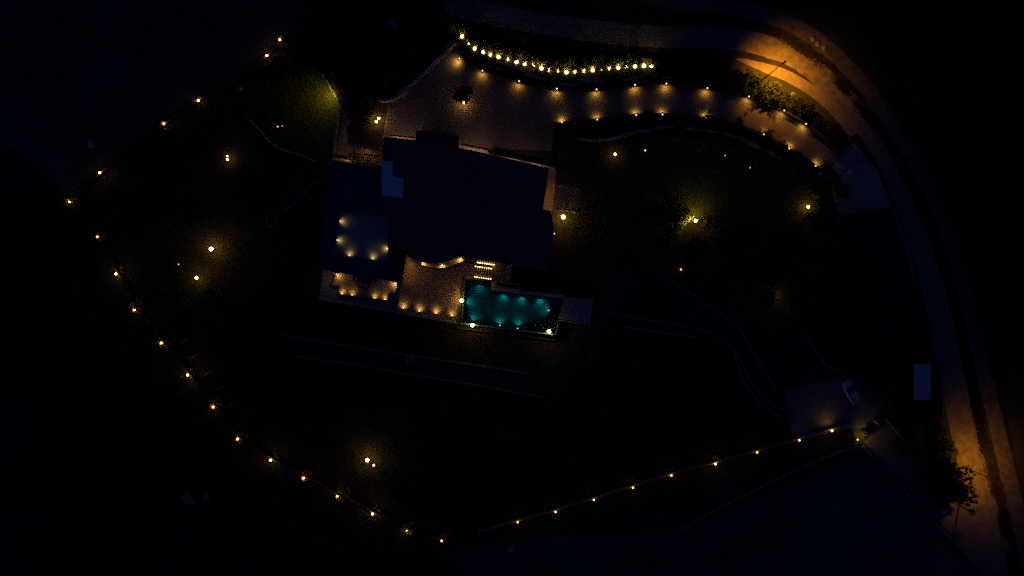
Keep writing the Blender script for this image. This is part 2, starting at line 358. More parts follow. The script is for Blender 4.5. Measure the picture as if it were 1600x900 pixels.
wall_thing('lane_wall', [(1350, 698), (1400, 752), (1475, 830), (1535, 893), (1560, 930)], 0.35, 0.6, m_wallc, 'long low concrete wall along the service lane beside the field', sm=3)
wall_thing('lane_wall', [(1385, 655), (1418, 692), (1452, 735)], 0.2, 0.8, m_wallc, 'short thin wall along the far side of the service lane')
wall_thing('plot_wall', [(1312, 337), (1350, 331), (1394, 322)], 0.25, 0.9, m_wallc, 'wall between the concrete apron and the empty plot')
wall_thing('plot_wall', [(1394, 322), (1408, 355), (1420, 392), (1428, 430)], 0.25, 0.7, m_wallc, 'wall between the empty plot and the road bend')
wall_thing('road_edge_wall', [(1472, 560), (1474, 600), (1474, 650)], 0.2, 0.6, m_wallc, 'low wall beside the pale storage container')
# rubble walls round the lit lawn
def rubble(name, pts, wid, h, label, mat=None, seed=1, size=0.45):
    """dry-stone wall: every stone its own mesh part"""
    rnd = random.Random(seed); pts = smooth(pts, 5); wpts = [P(x, y, h) for x, y in pts]
    c = wpts[len(wpts) // 2]; t = thing(name, (c.x, c.y, 0), label, 'wall')
    b = B(); b.strip([p[:2] for p in wpts], wid * 0.7, -0.2, h * 0.8); b.build('core', mat or m_rough, t, (c.x, c.y, 0))
    acc = 0
    for i in range(len(wpts) - 1):
        a, d = wpts[i], wpts[i + 1] - wpts[i]; L = d.length
        s_ = acc
        while s_ < L:
            q = a + d * (s_ / L); ln = size * rnd.uniform(0.7, 1.5); nn = Vector((-d.y, d.x, 0)).normalized()
            bx = B(); r = wid * rnd.uniform(0.42, 0.62)
            q = q + nn * rnd.uniform(-.06, .06); ang = math.atan2(d.y, d.x) + rnd.uniform(-.2, .2)
            rings = []
            for zz, k in ((h * 0.7, 1.0), (h * (0.98 + rnd.uniform(-.08, .1)), 0.95), (h * 1.08 + rnd.uniform(0, .08), 0.6)):
                ring = []
                for m_ in range(6):
                    th = m_ * math.pi / 3 + rnd.uniform(-.2, .2); x_, y_ = math.cos(th) * ln * 0.52 * k, math.sin(th) * r * k
                    ring.append((q.x + x_ * math.cos(ang) - y_ * math.sin(ang), q.y + x_ * math.sin(ang) + y_ * math.cos(ang), zz))
                rings.append(ring)
            bx.ring(rings); bx.build('stone', mat or m_rough, t, (c.x, c.y, 0))
            s_ += ln
        acc = s_ - L
    return t
rubble('rubble_wall', [(505, 117), (514, 132), (522, 146), (528, 156)], 0.4, 0.7, 'lit rubble stone wall bordering the bright edge of the west lawn', seed=2)
rubble('rubble_wall', [(512, 108), (522, 119), (532, 138), (537, 150), (534, 160)], 0.4, 0.9, 'outer rubble stone wall behind the lit one beside the west lawn', seed=3)
rubble('rubble_wall', [(533, 160), (530, 174), (527, 192), (524, 212), (522, 236)], 0.4, 0.8, 'rubble stone wall running from the lit lawn corner to the timber pergola', seed=4)
sheet('garden_path', [(540, 146), (548, 150), (546, 200), (540, 238), (526, 236), (531, 205), (535, 175)], 0.05, m_conc)
EDGE = [([(386, 183), (400, 198), (410, 208), (418, 218), (432, 229), (450, 237), (468, 242), (492, 252)], 'curved stone edging round the foot of the west lawn'),
        ([(493, 284), (480, 297), (464, 314), (446, 328)], 'short stone edging curving from the house towards the dark garden')]
for k, (p, lb) in enumerate(EDGE): rubble('stone_edging', p, 0.3, 0.3, lb, seed=10 + k, size=0.5)
def edging(pts, label, wid=0.3, h=0.22, mat=None, sm=4): return wall_thing('stone_edging', pts, wid, h, mat or m_edge, label, cat='edging', sm=sm, z0=-0.1)
m_edge = M('edging_stone', (0.17, 0.165, 0.155), 0.9, var=0.4, scale=1.6, bump=0.5)
edging([(446, 524), (540, 540), (640, 555), (740, 570), (828, 584)], 'long straight edging on the pool side of the garden path')
edging([(462, 557), (560, 571), (640, 585), (720, 598), (800, 612), (850, 622)], 'long straight edging on the lower side of the garden path')
edging([(1008, 421), (1032, 430), (1065, 449), (1108, 478), (1148, 504), (1168, 535), (1190, 572), (1212, 607)], 'single pale edging climbing across the dark slope to the car park')
edging([(950, 488), (1008, 499), (1062, 508), (1110, 521), (1140, 540), (1158, 565), (1176, 600), (1202, 630), (1234, 644)], 'upper edging of the winding path to the car park')
edging([(975, 511), (1030, 519), (1088, 527)], 'short edging below the winding path near the pool deck')
edging([(1148, 556), (1158, 585), (1172, 612), (1195, 637), (1233, 656)], 'lower edging of the winding path by the car park')
edging([(986, 420), (966, 460), (944, 504)], 'faint edging running down from the slope to the pool deck', 0.12, 0.15)
edging([(1258, 520), (1275, 548), (1292, 570), (1322, 584)], 'curved kerb edging above the car park')
sheet('garden_path', smooth([(446, 526), (640, 557), (828, 586)], 4) + [(850, 620)] + smooth([(800, 610), (640, 583), (462, 555)], 4), 0.024, M('path_soil', (0.025, 0.026, 0.028), 0.95, col2=(0.05, 0.05, 0.05), scale=0.5))
sheet('garden_path', smooth([(1110, 523), (1140, 542), (1158, 568), (1176, 602), (1202, 632), (1234, 646)], 4) + smooth([(1233, 655), (1195, 635), (1172, 610), (1158, 583), (1148, 556), (1088, 527)], 4), 0.024, M('path_soil2', (0.025, 0.026, 0.028), 0.95, col2=(0.05, 0.05, 0.05), scale=0.5))
rubble('rock_border', [(905, 217), (935, 218), (960, 215), (985, 208), (1010, 203), (1035, 198), (1055, 196)], 0.7, 0.35, 'pale loose rock border under the driveway wall near the house', M('border_rock', (0.12, 0.11, 0.10), 0.95, col2=(0.30, 0.27, 0.24), scale=2.5, bump=1, bscale=5), 21, 0.7)
rubble('rock_border', [(1072, 199), (1095, 203), (1125, 206), (1148, 212), (1172, 224), (1200, 238), (1222, 248)], 0.55, 0.35, 'pale loose rock border curving under the driveway shrubs', M('border_rock2', (0.12, 0.11, 0.10), 0.95, col2=(0.30, 0.27, 0.24), scale=2.5, bump=1, bscale=5), 22, 0.6)

# ------------------------------------------------------------------ podium, terraces, pool
TZ = 1.6
LT = [(506, 416), (630, 434), (617, 487), (498, 468)]                      # lower dining terrace
PT = [(628, 392), (800, 408), (797, 441), (771, 443), (770, 440.5), (725, 435.5), (714, 505), (617, 487)]
sheet('terrace', LT, TZ - 0.3, m_terr, TZ - 0.1)
sheet('terrace', PT, TZ, m_terr, TZ + 0.2)
def low_wall(pts, wid, h, mat, label, z0=TZ - 0.05, sm=0, cat='wall', group=None):
    return wall_thing('low_wall', pts, wid, z0 + h, mat, label, z0=z0, sm=sm, cat=cat, group=group)
low_wall([(522, 424), (517, 446), (529, 448), (527, 461), (606, 471), (608, 458), (620, 460), (622, 441)], 0.32, 0.36, m_dwall, 'dark stepped low wall round the dining terrace', z0=TZ - 0.35)
low_wall([(500, 467), (560, 477), (618, 487)], 0.3, 0.12, m_pink, 'pale kerb along the outer edge of the dining terrace', z0=TZ - 0.35)
low_wall([(619, 488), (660, 495), (714, 505)], 0.34, 0.45, m_pink, 'pale parapet along the outer edge of the pool terrace')
low_wall([(627, 446), (624, 462), (620, 485)], 0.22, 0.5, m_stone, 'thin low wall between dining terrace and pool terrace')
low_wall([(637, 401), (646, 408), (656, 414), (669, 418), (683, 420), (698, 419), (712, 414), (726, 409), (742, 411)], 0.30, 0.6, m_dwall, 'dark curved low wall following the round end of the house', sm=4)  # dark stone here stands in for the wall's shadow line
# pool
PTX = [(727, 436), (769, 441), (769, 455), (881, 467), (867, 522), (722, 504)]
px0 = P(800, 480, 0); PO = (px0.x, px0.y, 0)
pool = thing('swimming_pool', PO, 'teal swimming pool lit from under the water, beside the terrace', 'pool')
wz = TZ - 0.05
pin = W(PTX, wz)
b = B(); b.prism(pin, 0.05, 0.25); b.build('basin_floor', m_tile, pool, PO)
b = B(); b.strip(pin, 0.3, 0.10, wz - 0.03, closed=True); b.build('basin_wall', m_tile, pool, PO)
b = B(); b.v = [(p[0], p[1], wz) for p in pin]; b.f = [tuple(range(len(pin)))[::-1]]
_o = b.build('water', m_water, pool, PO)
b = B(); b.strip(W([(770, 437), (770, 451), (812, 456), (880, 463)], TZ + .06), 0.5, wz - 0.2, TZ + 0.06); b.build('coping', m_stone, pool, PO)
b = B(); b.strip(W([(720, 505), (866, 523)], wz), 0.22, 0.0, wz + 0.012); b.build('overflow_edge', m_tile, pool, PO)
b = B(); b.strip(W([(714, 512), (864, 531), (870, 522)], 0.5), 0.3, -0.1, 0.5); b.build('catch_channel', m_dwall, pool, PO)
b = B(); b.strip(W([(724, 434), (715, 506)], TZ), 0.45, 0, TZ + 0.03); b.build('side_coping', m_dwall, pool, PO)
sheet('pool_deck', [(882, 463), (928, 467), (922, 507), (872, 499)], TZ - 0.02, M('blue_deck_tile', (0.17, 0.19, 0.27), 0.75, var=0.2, scale=1.5, bump=0.2), TZ + 0.1)
low_wall([(872, 500), (922, 507)], 0.15, 0.12, m_stone, 'thin pale kerb on the outer edge of the blue pool deck', z0=TZ - 0.1)
# planter with a dark bush bed beside the pool
pl = P(793, 445, TZ); planter = thing('planter', pl, 'long dark planter box with stone rim between pool and stairs', 'planter')
for (q, nm, mt, z0, z1) in (([(776, 440), (812, 446), (811, 452), (775, 446)], 'soil', m_garden, TZ - 0.6, TZ + 0.22),):
    b = B(); b.prism(W(q, z1), z0, z1); b.build(nm, mt, planter, pl)
b = B(); b.strip(W([(775, 439), (813, 445), (812, 453), (774, 447)], TZ + .3), 0.22, TZ - 0.6, TZ + 0.3, closed=True); b.build('rim', m_pink, planter, pl)

# under-water lamps
POOL_L = [((749, 442), (749, 456)), ((726, 471), (737, 472)), ((736, 502), (743, 492)), ((788, 459), (787, 465)), ((817, 462.5), (815, 469)), ((845, 465.5), (844, 472)), ((862, 487), (849, 483)), ((781, 508), (781, 500)), ((810, 511), (810, 501))]
PLN = ['under the stairs', 'in the wall beside the terrace lamp', 'in the terrace corner', 'under the planter', 'below the stone coping', 'below the coping near the blue deck', 'facing the terrace', 'in the overflow side', 'in the overflow side near the deck']
for (a, t), nm in zip(POOL_L, PLN):
    a3, t3 = P(*a, 0.95), P(*t, 0.3); d = (t3 - a3).normalized(); base = a3 + d * 0.15
    L = thing('pool_light', base, 'round teal underwater pool light ' + nm, 'pool light', 'lights under the pool water')
    b = B(); b.ball((0, 0, 0), 0.09, 10, 6); b.build('lens', e_pool, L)
    b = B(); b.lathe([(0.17, 0.11), (0.18, 0.13), (0.10, 0.17)], 12); b.build('hood', m_tile, L)
    lamp_light(L, d * 0.02 + Vector((0, 0, 0.0)) + Vector((d.x, d.y, 0)).normalized() * 0.13, 20, (0.04, 0.85, 0.80), 'SPOT', 0.10, d, 140, 1.0)

# ------------------------------------------------------------------ house
HO = P(680, 330, 0); HOT = (HO.x, HO.y, 0)
house = thing('villa', HOT, 'large flat-roofed villa with a round bay beside the pool', 'house')
def hprism(name, pts, z0, z1, mat, par=house):
    b = B(); b.prism(W(pts, z1), z0, z1); o = b.build(name, mat, par, HOT)
    import bmesh
    bm = bmesh.new(); bm.from_mesh(o.data); bmesh.ops.triangulate(bm, faces=[f for f in bm.faces if len(f.verts) > 4]); bm.to_mesh(o.data); bm.free()
    return o
def shrink(pts, k):
    cx = sum(p[0] for p in pts) / len(pts); cy = sum(p[1] for p in pts) / len(pts)
    return [(cx + (x - cx) * k, cy + (y - cy) * k) for x, y in pts]
RZ = 7.6
bulge = smooth([(716, 400), (704, 406), (690, 410), (675, 411), (660, 409), (647, 404), (635, 398)], 3)
MAIN = [(600, 214), (649, 219), (716, 231), (760, 240), (858, 263), (848, 327), (861, 330), (866, 362), (856, 420), (796, 412)] + bulge + [(616, 362), (604, 340), (599, 300), (597, 262)]
GAR = [(650, 203), (718, 212), (716, 234), (649, 224)]
WING = [(520, 252), (597, 262), (604, 338), (634, 398), (628, 442), (504, 422), (497, 400), (514, 300)]
walls = hprism('wall', shrink(MAIN, 0.985), 0, RZ - 0.3, m_wallh)
rf = hprism('roof', MAIN, RZ - 0.28, RZ, m_roof)
b = B(); b.strip(W(shrink(MAIN, 0.993), RZ + 0.25), 0.25, RZ - 0.05, RZ + 0.22, closed=True); b.build('parapet', M('parapet_render', (0.14, 0.11, 0.11), 0.9, scale=1), rf, HOT)
# round bay: raised circular roof, and slightly redder wing beside it
ang = [i * math.pi / 24 for i in range(48)]
hprism('bay_roof', [(677 + 74 * math.cos(a), 333 + 74 * math.sin(a)) for a in ang], RZ - 0.1, RZ + 0.18, m_roof, rf)
hprism('wing_roof', [(752, 330), (846, 340), (860, 346), (852, 412), (798, 405), (742, 396)], RZ - 0.1, RZ + 0.10, M('roof_red_gravel', (0.42, 0.14, 0.10), 0.9, var=0.3, scale=0.6, bump=0.4, bscale=6), rf)
hprism('pale_roof', [(596, 251), (614, 253), (613, 275), (631, 279), (629, 309), (597, 305)], RZ - 0.1, RZ + 0.45, m_white, rf)
ch = hprism('roof_hatch', [(721, 260), (737, 262), (735, 277), (719, 275)], RZ - 0.05, RZ + 0.9, m_roof, rf)
hprism('hatch_trim', [(735.5, 261), (738.5, 261.5), (737, 277), (734, 276.5)], RZ - 0.02, RZ + 0.75, m_conc, rf)
hprism('garage_wall', shrink(GAR, 0.97), 0, 4.3, m_wallh); hprism('garage_roof', GAR, 4.32, 4.6, m_roof2)
# west wing with its sunken roof terrace
WZ = 4.6
wg = hprism('wing_wall', shrink(WING, 0.975), 0, WZ - 0.62, m_wallh)
DECK = [(532, 329), (605, 338), (607, 411), (522, 398)]
b = B()
for q in ([(520, 252), (597, 262), (604, 338), (605, 338), (532, 329), (514, 300)], [(514, 300), (532, 329), (522, 398), (497, 400)],
          [(497, 400), (522, 398), (607, 411), (634, 398), (628, 442), (504, 422)], [(605, 338), (604, 337.6), (634, 398), (607, 411)]):
    b.prism(W(q, WZ + 0.3), WZ - 0.28, WZ + 0.3)
wroof = b.build('wing_roof', m_roof2, house, HOT)
hprism('roof_terrace', shrink(DECK, 1.04), WZ - 0.6, WZ - 0.25, m_deck, wroof)
hprism('lamplit_roof', [(609, 352), (634, 400), (628, 440), (611, 437)], WZ + 0.25, WZ + 0.36, M('roof_lamplight_brown', (0.085, 0.045, 0.04), 0.9, scale=1), wroof)  # slab over the wing roof, coloured for the brownish light falling there
b = B()
for k in range(9):
    q = P(532.5 - 10.5 * k / 8, 328 + 70 * k / 8, WZ + 1.1); b.tube([(q.x, q.y, WZ + 0.2), (q.x, q.y, WZ + 1.15)], 0.025, 5)
b.strip(W([(532.5, 328), (522, 398)], WZ + 1.2), 0.12, WZ + 1.14, WZ + 1.2); b.build('railing', m_steel, wroof, HOT)
# windows and doors
def opening(name, px_a, px_b, z0, z1, out=0.03):
    a, c = Vector(W([px_a], RZ)[0]), Vector(W([px_b], RZ)[0]); d = (c - a).normalized(); L = (c - a).length; mid = (a + c) / 2
    b = B(); b.box((mid.x, mid.y, (z0 + z1) / 2), (L, 0.34, z1 - z0), math.atan2(d.y, d.x)); f = b.build(name, m_metal, house, HOT)
    b = B(); b.box((mid.x, mid.y, (z0 + z1) / 2), (L - 0.2, 0.40, z1 - z0 - 0.2), math.atan2(d.y, d.x)); b.build('pane', m_glass, f, HOT)
for a, c, z0, z1 in (((770, 246.5), (795, 252), 2.6, 5), ((805, 254.5), (830, 260), 2.6, 5), ((725, 235), (742, 238.5), 2.6, 5), ((610, 217.5), (640, 220.5), 1, 3.4),
                     ((806, 411), (822, 413), 3, 6), ((830, 414.5), (848, 417), 3, 6), ((863, 370), (858, 405), 3, 5.5)):
    opening('window', a, c, z0, z1)
# walls beside the house
low_wall([(598, 213.5), (648, 219)], 0.55, 0.5, m_pink, 'pale planter kerb on the courtyard side next to the garage', z0=0.05)
low_wall([(716, 228), (740, 233), (760, 237), (762, 241)], 0.5, 0.5, m_pink, 'pale kerb between courtyard and main roof', z0=0.05)
low_wall([(760, 240.5), (810, 251), (868, 263.5)], 0.3, 1.8, m_pink, 'long lit garden wall along the courtyard planting beside the main roof', z0=0.05)
sheet('side_passage', [(858, 264), (870, 266), (862, 329), (846, 327)], 0.9, m_terr, 1.0)
low_wall([(848, 327), (863, 329)], 0.3, 0.9, m_pink, 'short lit end wall of the side passage', z0=0.85)
# planting bed in the courtyard corner
sheet('planting_bed', ragged([(776, 231), (800, 236), (862, 238), (872, 262), (810, 250), (765, 238)], 5, 1.0, 31), 0.35, m_garden, 0.4)

# slatted pergolas, every slat a part
def pergola(name, quad, z, n, label, along=True, matw=m_wood, wid=0.14):
    q = [P(x, y, z) for x, y in quad]; c = sum(q, Vector()) / 4; base = Vector((c.x, c.y, 0))
    t = thing(name, base, label, 'pergola')
    for k in range(n):
        f = (k + 0.5) / n; a = q[0].lerp(q[1], f); e = q[3].lerp(q[2], f)
        b = B(); b.strip([a[:2], e[:2]], wid, z - 0.16, z); b.build('slat', matw, t, base)
    for a, e in ((q[0], q[1]), (q[3], q[2])):
        b = B(); b.strip([a[:2], e[:2]], 0.16, z - 0.36, z - 0.17); b.build('beam', matw, t, base)
    for p in q:
        b = B(); b.box((p.x, p.y, (z - 0.36) / 2), (0.16, 0.16, z - 0.36), -0.13); b.build('post', matw, t, base)
    return t
pergola('pergola', [(866, 288), (904, 294), (899, 330), (862, 326)], 2.8, 13, 'slatted timber pergola beside the side passage and its bright lamp', matw=M('lamplit_timber', (0.42, 0.36, 0.32), 0.8, var=.2, scale=3))  # timber made paler to carry the lamplight on these slats
pergola('pergola', [(552, 239), (594, 243), (591, 258), (549, 253)], 2.8, 16, 'slatted timber pergola between the west wing and the garden lamps', wid=0.12)
wall_thing('garden_wall', [(546, 226), (592, 232)], 0.55, 2.4, m_pink, 'thick pale wall behind the pergola next to the west wing')
wall_thing('garden_wall', [(520, 247), (545, 251), (592, 259.5)], 0.26, 1.3, m_pink, 'thin pale wall along the top edge of the west wing')
wall_thing('garden_wall', [(546, 238), (544, 250)], 0.5, 2.6, m_pink, 'short pale pillar wall at the pergola corner')
sheet('yard', [(520, 226), (546, 224), (598, 230), (597, 262), (520, 250)], 0.12, m_terr, 0.2)

# stairs between pool and house: every tread a part
ST = P(756, 425, TZ); stairs = thing('staircase', ST, 'lit stone staircase climbing beside the pool', 'stairs')
nT = 8
for k in range(nT):
    x = 741.5 + 3.5 * k; y0 = 415.5 + 0.5 * k; zt = TZ + 0.17 * (k + 1)
    b = B(); b.prism(W([(x, y0), (x + 2.3, y0 + 0.35), (x + 1.25, y0 + 18.1), (x - 1.05, y0 + 17.8)], zt), zt - 0.1, zt); b.build('tread', m_stone, stairs, ST)
    for yy, s_ in ((y0 + 0.6, 1), (y0 + 17.2, -1)):
        q = P(x + 1.4 - (0 if s_ > 0 else 1.0), yy, zt + 0.12)
        b = B(); b.box((q.x, q.y, zt + 0.12), (0.13, 0.06, 0.06), -0.14); b.build('step_light', e_step, stairs, ST)
for pts, zz in (([(740.5, 413.6), (769, 417.8)], TZ + 0.5 + .17 * nT), ([(738.5, 435), (767.5, 439)], TZ + 0.28)):
    b = B(); b.strip(W(pts, zz), 0.22, TZ - 0.1, zz); b.build('stringer', m_dwall, stairs, ST)
hprism_under = sheet('stair_shadow_base', [(741, 416), (770, 420), (768, 438.5), (739.5, 435)], TZ + 0.03, m_dwall, 0.1)  # dark sheet showing between the gapped treads stands in for nosing shadows
sheet('landing', [(769.5, 404), (799, 409), (796, 440), (767, 437)], TZ + 0.17 * nT + 0.02, m_terr, TZ + 1.3)
ST2 = P(762, 410, 3.0); st2 = thing('staircase', ST2, 'upper flight of lit stone steps tucked under the villa roof', 'stairs')
for k in range(8):
    x = 774 - 3.6 * k; y0 = 404.5 - 0.5 * k; zt = TZ + 0.17 * (nT + k + 1)
    b = B(); b.prism(W([(x, y0), (x - 2.3, y0 - 0.35), (x - 3.0, y0 + 9.75), (x - 0.7, y0 + 10.1)], zt), zt - 0.1, zt); b.build('tread', m_stone, st2, ST2)
    q = P(x - 2.4, y0 + 9.3, zt + 0.14)
    b = B(); b.box((q.x, q.y, zt + 0.14), (0.2, 0.06, 0.06), -0.14); b.build('step_light', e_step, st2, ST2)
low_wall([(799, 411), (796, 438)], 0.25, 2.2, m_pink, 'pale wall closing the east side of the stair landing')

# outdoor seating on the dining terrace
fz = TZ - 0.3
def seat(px, py, rz, label, cat='armchair', w_=0.8):
    p = P(px, py, fz); t = thing('garden_armchair', p, label, cat, 'wicker seats on the dining terrace', rz)
    b = B(); b.box((0, 0, 0.2), (w_, 0.75, 0.4)); b.build('frame', m_wick, t)
    b = B(); b.box((0, 0.34, 0.55), (w_, 0.14, 0.5)); b.build('backrest', m_wick, t)
    for s_ in (-1, 1):
        b = B(); b.box((s_ * (w_ / 2 - 0.06), -0.02, 0.5), (0.12, 0.6, 0.2)); b.build('armrest', m_wick, t)
    b = B(); b.box((0, -0.03, 0.46), (w_ - 0.26, 0.56, 0.11)); b.build('cushion', m_cush, t)
seat(563.5, 445.5, math.pi - 0.13, 'wicker armchair with white cushion on the open side of the terrace table', w_=0.95)
seat(572.5, 446.5, math.pi - 0.13, 'wicker armchair with white cushion next to the other open-side armchair', w_=0.95)
seat(557, 435.5, -0.13, 'wicker armchair under the roof edge at the left end of the seating')
seat(584.5, 439, -0.13, 'wicker armchair under the roof edge beside the dark sofa')
p = P(570, 437, fz); t = thing('garden_sofa', p, 'dark wicker sofa under the roof edge of the dining terrace', 'sofa', None, -0.13)
b = B(); b.box((0, 0, 0.2), (1.7, 0.8, 0.4)); b.build('frame', m_wick, t)
b = B(); b.box((0, 0.36, 0.55), (1.7, 0.14, 0.5)); b.build('backrest', m_wick, t)
for s_ in (-1, 1):
    b = B(); b.box((s_ * 0.4, -0.05, 0.46), (0.74, 0.6, 0.12)); b.build('cushion', M('taupe_cushion', (0.3, 0.25, 0.2), 0.9, var=.1, scale=4) if s_ < 0 else bpy.data.materials['taupe_cushion'], t)
p = P(568, 441.5, fz); t = thing('coffee_table', p, 'low dark table between sofa and armchairs on the dining terrace', 'table', None, -0.13)
b = B(); b.box((0, 0, 0.38), (1.3, 0.36, 0.05)); b.build('tabletop', m_wick, t)
for sx in (-.55, .55):
    for sy in (-.12, .12):
        b = B(); b.box((sx, sy, 0.178), (0.06, 0.06, 0.356)); b.build('leg', m_wick, t)

# ------------------------------------------------------------------ courtyard gate
g0, g1 = P(632, 140, 1.6), P(700, 76, 1.6); gd = (g1 - g0); L = gd.length; ga = math.atan2(gd.y, gd.x); gm_ = (g0 + g1) / 2
gate = thing('sliding_gate', (gm_.x, gm_.y, 0.1), 'long pale sliding gate closing the courtyard', 'gate', None, ga)
b = B(); b.box((0, 0, 1.42), (L, 0.16, 0.12)); b.build('top_rail', m_gatep, gate)
b = B(); b.box((0, 0, 0.12), (L, 0.14, 0.14)); b.build('bottom_rail', m_gatep, gate)
nb = 24
for k in range(nb):
    b = B(); b.box((-L / 2 + L * (k + 0.5) / nb, 0, 0.775), (0.1, 0.05, 1.17)); b.build('picket', m_gatep, gate)
h0 = [Vector((-0.6 + 0.4, -0.08, 1.3)), Vector((-0.4, -0.5, 1.25)), Vector((0.0, -0.72, 1.2)), Vector((0.9, -0.72, 1.2)), Vector((1.25, -0.5, 1.25)), Vector((1.2, -0.08, 1.3))]
b = B(); b.tube(h0, 0.045, 6); b.build('closing_bracket', m_gatep, gate)
def pillar(quad, z, label):
    q = [P(x, y, z) for x, y in quad]; c = sum(q, Vector()) / 4; t = thing('gate_pillar', (c.x, c.y, 0), label, 'gate pillar', 'pillars of the courtyard gate')
    b = B(); b.prism([p[:2] for p in q], 0, z - 0.12); b.build('shaft', m_rough, t, (c.x, c.y, 0))
    b = B(); b.prism([(c.x + (p.x - c.x) * 1.06, c.y + (p.y - c.y) * 1.06) for p in q], z - 0.119, z); b.build('cap', m_stone, t, (c.x, c.y, 0))
pillar([(709, 60), (711, 67), (698, 79), (696, 73)], 2.0, 'broad pale gate pillar at the uplight end of the courtyard gate')
pillar([(633, 134), (636, 140), (626, 149), (622, 144)], 1.8, 'rough gate pillar at the garden end of the courtyard gate')
wall_thing('garden_wall', [(624, 147), (612, 154), (596, 156), (588, 150)], 0.4, 1.2, m_rough, 'rough stone wall running from the gate into the dark garden', sm=3)
wall_thing('wall_stub', [(700, 48), (712, 52), (718, 58)], 0.3, 1.2, m_rough, 'rough wall stub at the start of the uplight row')
wall_thing('guard_rail', [(675, 0), (690, 26), (705, 47)], 0.08, 1.0, m_steel, 'thin rail running from the gate pillar up to the road', cat='rail')

# ------------------------------------------------------------------ plants
def leaf_mesh(name, seed, n, rx, rz, leaf, clumps, mat, cz=0.0, shape='round'):
    """crown: leaf-sized folded blades in uneven clumps"""
    rnd = random.Random(seed); b = B(); cs = []
    for k in range(clumps):
        while True:
            v = Vector((rnd.uniform(-1, 1), rnd.uniform(-1, 1), rnd.uniform(-1, 1)))
            if 0.25 < v.length < 1: break
        if shape == 'column': v = Vector((v.x * 0.8, v.y * 0.8, rnd.uniform(-1, 1)))
        cs.append((Vector((v.x * rx, v.y * rx, v.z * rz)), rnd.uniform(0.25, 0.45) * rx))
    for k in range(n):
        c, r = cs[rnd.randrange(clumps)]
        d = Vector((rnd.gauss(0, 1), rnd.gauss(0, 1), rnd.gauss(0, 1))).normalized() * r * rnd.random() ** 0.4
        p = c + d + Vector((0, 0, cz)); L = leaf * rnd.uniform(0.6, 1.4)
        t = (d.normalized() * 0.7 + Vector((rnd.uniform(-1, 1), rnd.uniform(-1, 1), rnd.uniform(-.6, .6)))).normalized()
        u = t.cross(Vector((rnd.uniform(-1, 1), rnd.uniform(-1, 1), 1))).normalized() * L * 0.32; up = t.cross(u).normalized() * L * 0.12
        b.quad(p, p + t * L * 0.5 + u, p + t * L + up, p + t * L * 0.5 - u)
    me = bpy.data.meshes.new(name); me.from_pydata(b.v, [], b.f); me.materials.append(mat); return me
def trunk_mesh(name, seed, h, r, limbs, spread):
    rnd = random.Random(seed); b = B()
    pts = [(rnd.uniform(-.1, .1) * k, rnd.uniform(-.1, .1) * k, h * k / 4) for k in range(5)]; pts[0] = (0, 0, -0.05)
    b.tube(pts, [r * 1.3, r, r * .9, r * .75, r * .5], 8)
    for k in range(limbs):
        a = 2 * math.pi * k / limbs + rnd.uniform(-.4, .4); s = pts[2 + k % 3]; e = spread * rnd.uniform(.6, 1)
        b.tube([s, (s[0] + math.cos(a) * e * .5, s[1] + math.sin(a) * e * .5, s[2] + spread * .5), (s[0] + math.cos(a) * e, s[1] + math.sin(a) * e, s[2] + spread * .9)], [r * .5, r * .35, r * .12], 5)
    me = bpy.data.meshes.new(name); me.from_pydata(b.v, [], b.f); me.materials.append(m_bark); return me
def blades_mesh(name, seed, n, L, wid, droop, mat, up=0.9):
    """palm, agave or grass: arching tapered blades from one heart"""
    rnd = random.Random(seed); b = B()
    for k in range(n):
        a = 2 * math.pi * (k * 0.381966) + rnd.uniform(-.2, .2); el = up * rnd.uniform(0.35, 1.0); l = L * rnd.uniform(0.7, 1.1)
        d = Vector((math.cos(a), math.sin(a), 0)); side = Vector((-d.y, d.x, 0)); prev = None
        for s in range(5):
            t = s / 4; p = d * (l * t * math.cos(el)) + Vector((0, 0, l * t * math.sin(el) - droop * l * t * t))
            w_ = wid * (0.55 + 0.9 * t) * (1 - t) * 1.6 + 0.004
            cur = (p - side * w_ / 2, p + Vector((0, 0, -w_ * .15)), p + side * w_ / 2)
            if prev: b.quad(prev[0], cur[0], cur[1], prev[1]); b.quad(prev[1], cur[1], cur[2], prev[2])
            prev = cur
    me = bpy.data.meshes.new(name); me.from_pydata(b.v, [], b.f); me.materials.append(mat); return me
def meshobj(name, me, parent, loc=(0, 0, 0)):
    o = bpy.data.objects.new(name, me); COL.objects.link(o); o.parent = parent; o.location = loc; return o
TREE_C = [leaf_mesh('crown', 40 + k, 1500, 1.0, 0.75, 0.17, 26, m_leafd) for k in range(3)]
TREE_L = [leaf_mesh('crown', 50 + k, 1500, 1.0, 0.75, 0.17, 24, m_leaf) for k in range(2)]
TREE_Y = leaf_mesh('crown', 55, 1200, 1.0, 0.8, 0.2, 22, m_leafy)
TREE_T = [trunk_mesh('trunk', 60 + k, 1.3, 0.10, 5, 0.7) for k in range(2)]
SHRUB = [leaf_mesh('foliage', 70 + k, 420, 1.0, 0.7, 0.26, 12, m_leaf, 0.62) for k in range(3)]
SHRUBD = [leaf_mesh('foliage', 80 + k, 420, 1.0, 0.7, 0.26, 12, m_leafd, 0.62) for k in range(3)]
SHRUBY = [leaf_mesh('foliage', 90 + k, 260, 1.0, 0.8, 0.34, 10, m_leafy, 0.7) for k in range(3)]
STEM = trunk_mesh('stem', 99, 0.55, 0.05, 4, 0.4)
AGAVE = blades_mesh('blades', 5, 26, 1.0, 0.13, 0.25, m_leafy, 1.1)
PALM = blades_mesh('fronds', 6, 30, 1.0, 0.16, 0.55, m_leafd, 1.0)
PALML = blades_mesh('fronds', 8, 26, 1.0, 0.20, 0.5, m_leaf, 1.0)
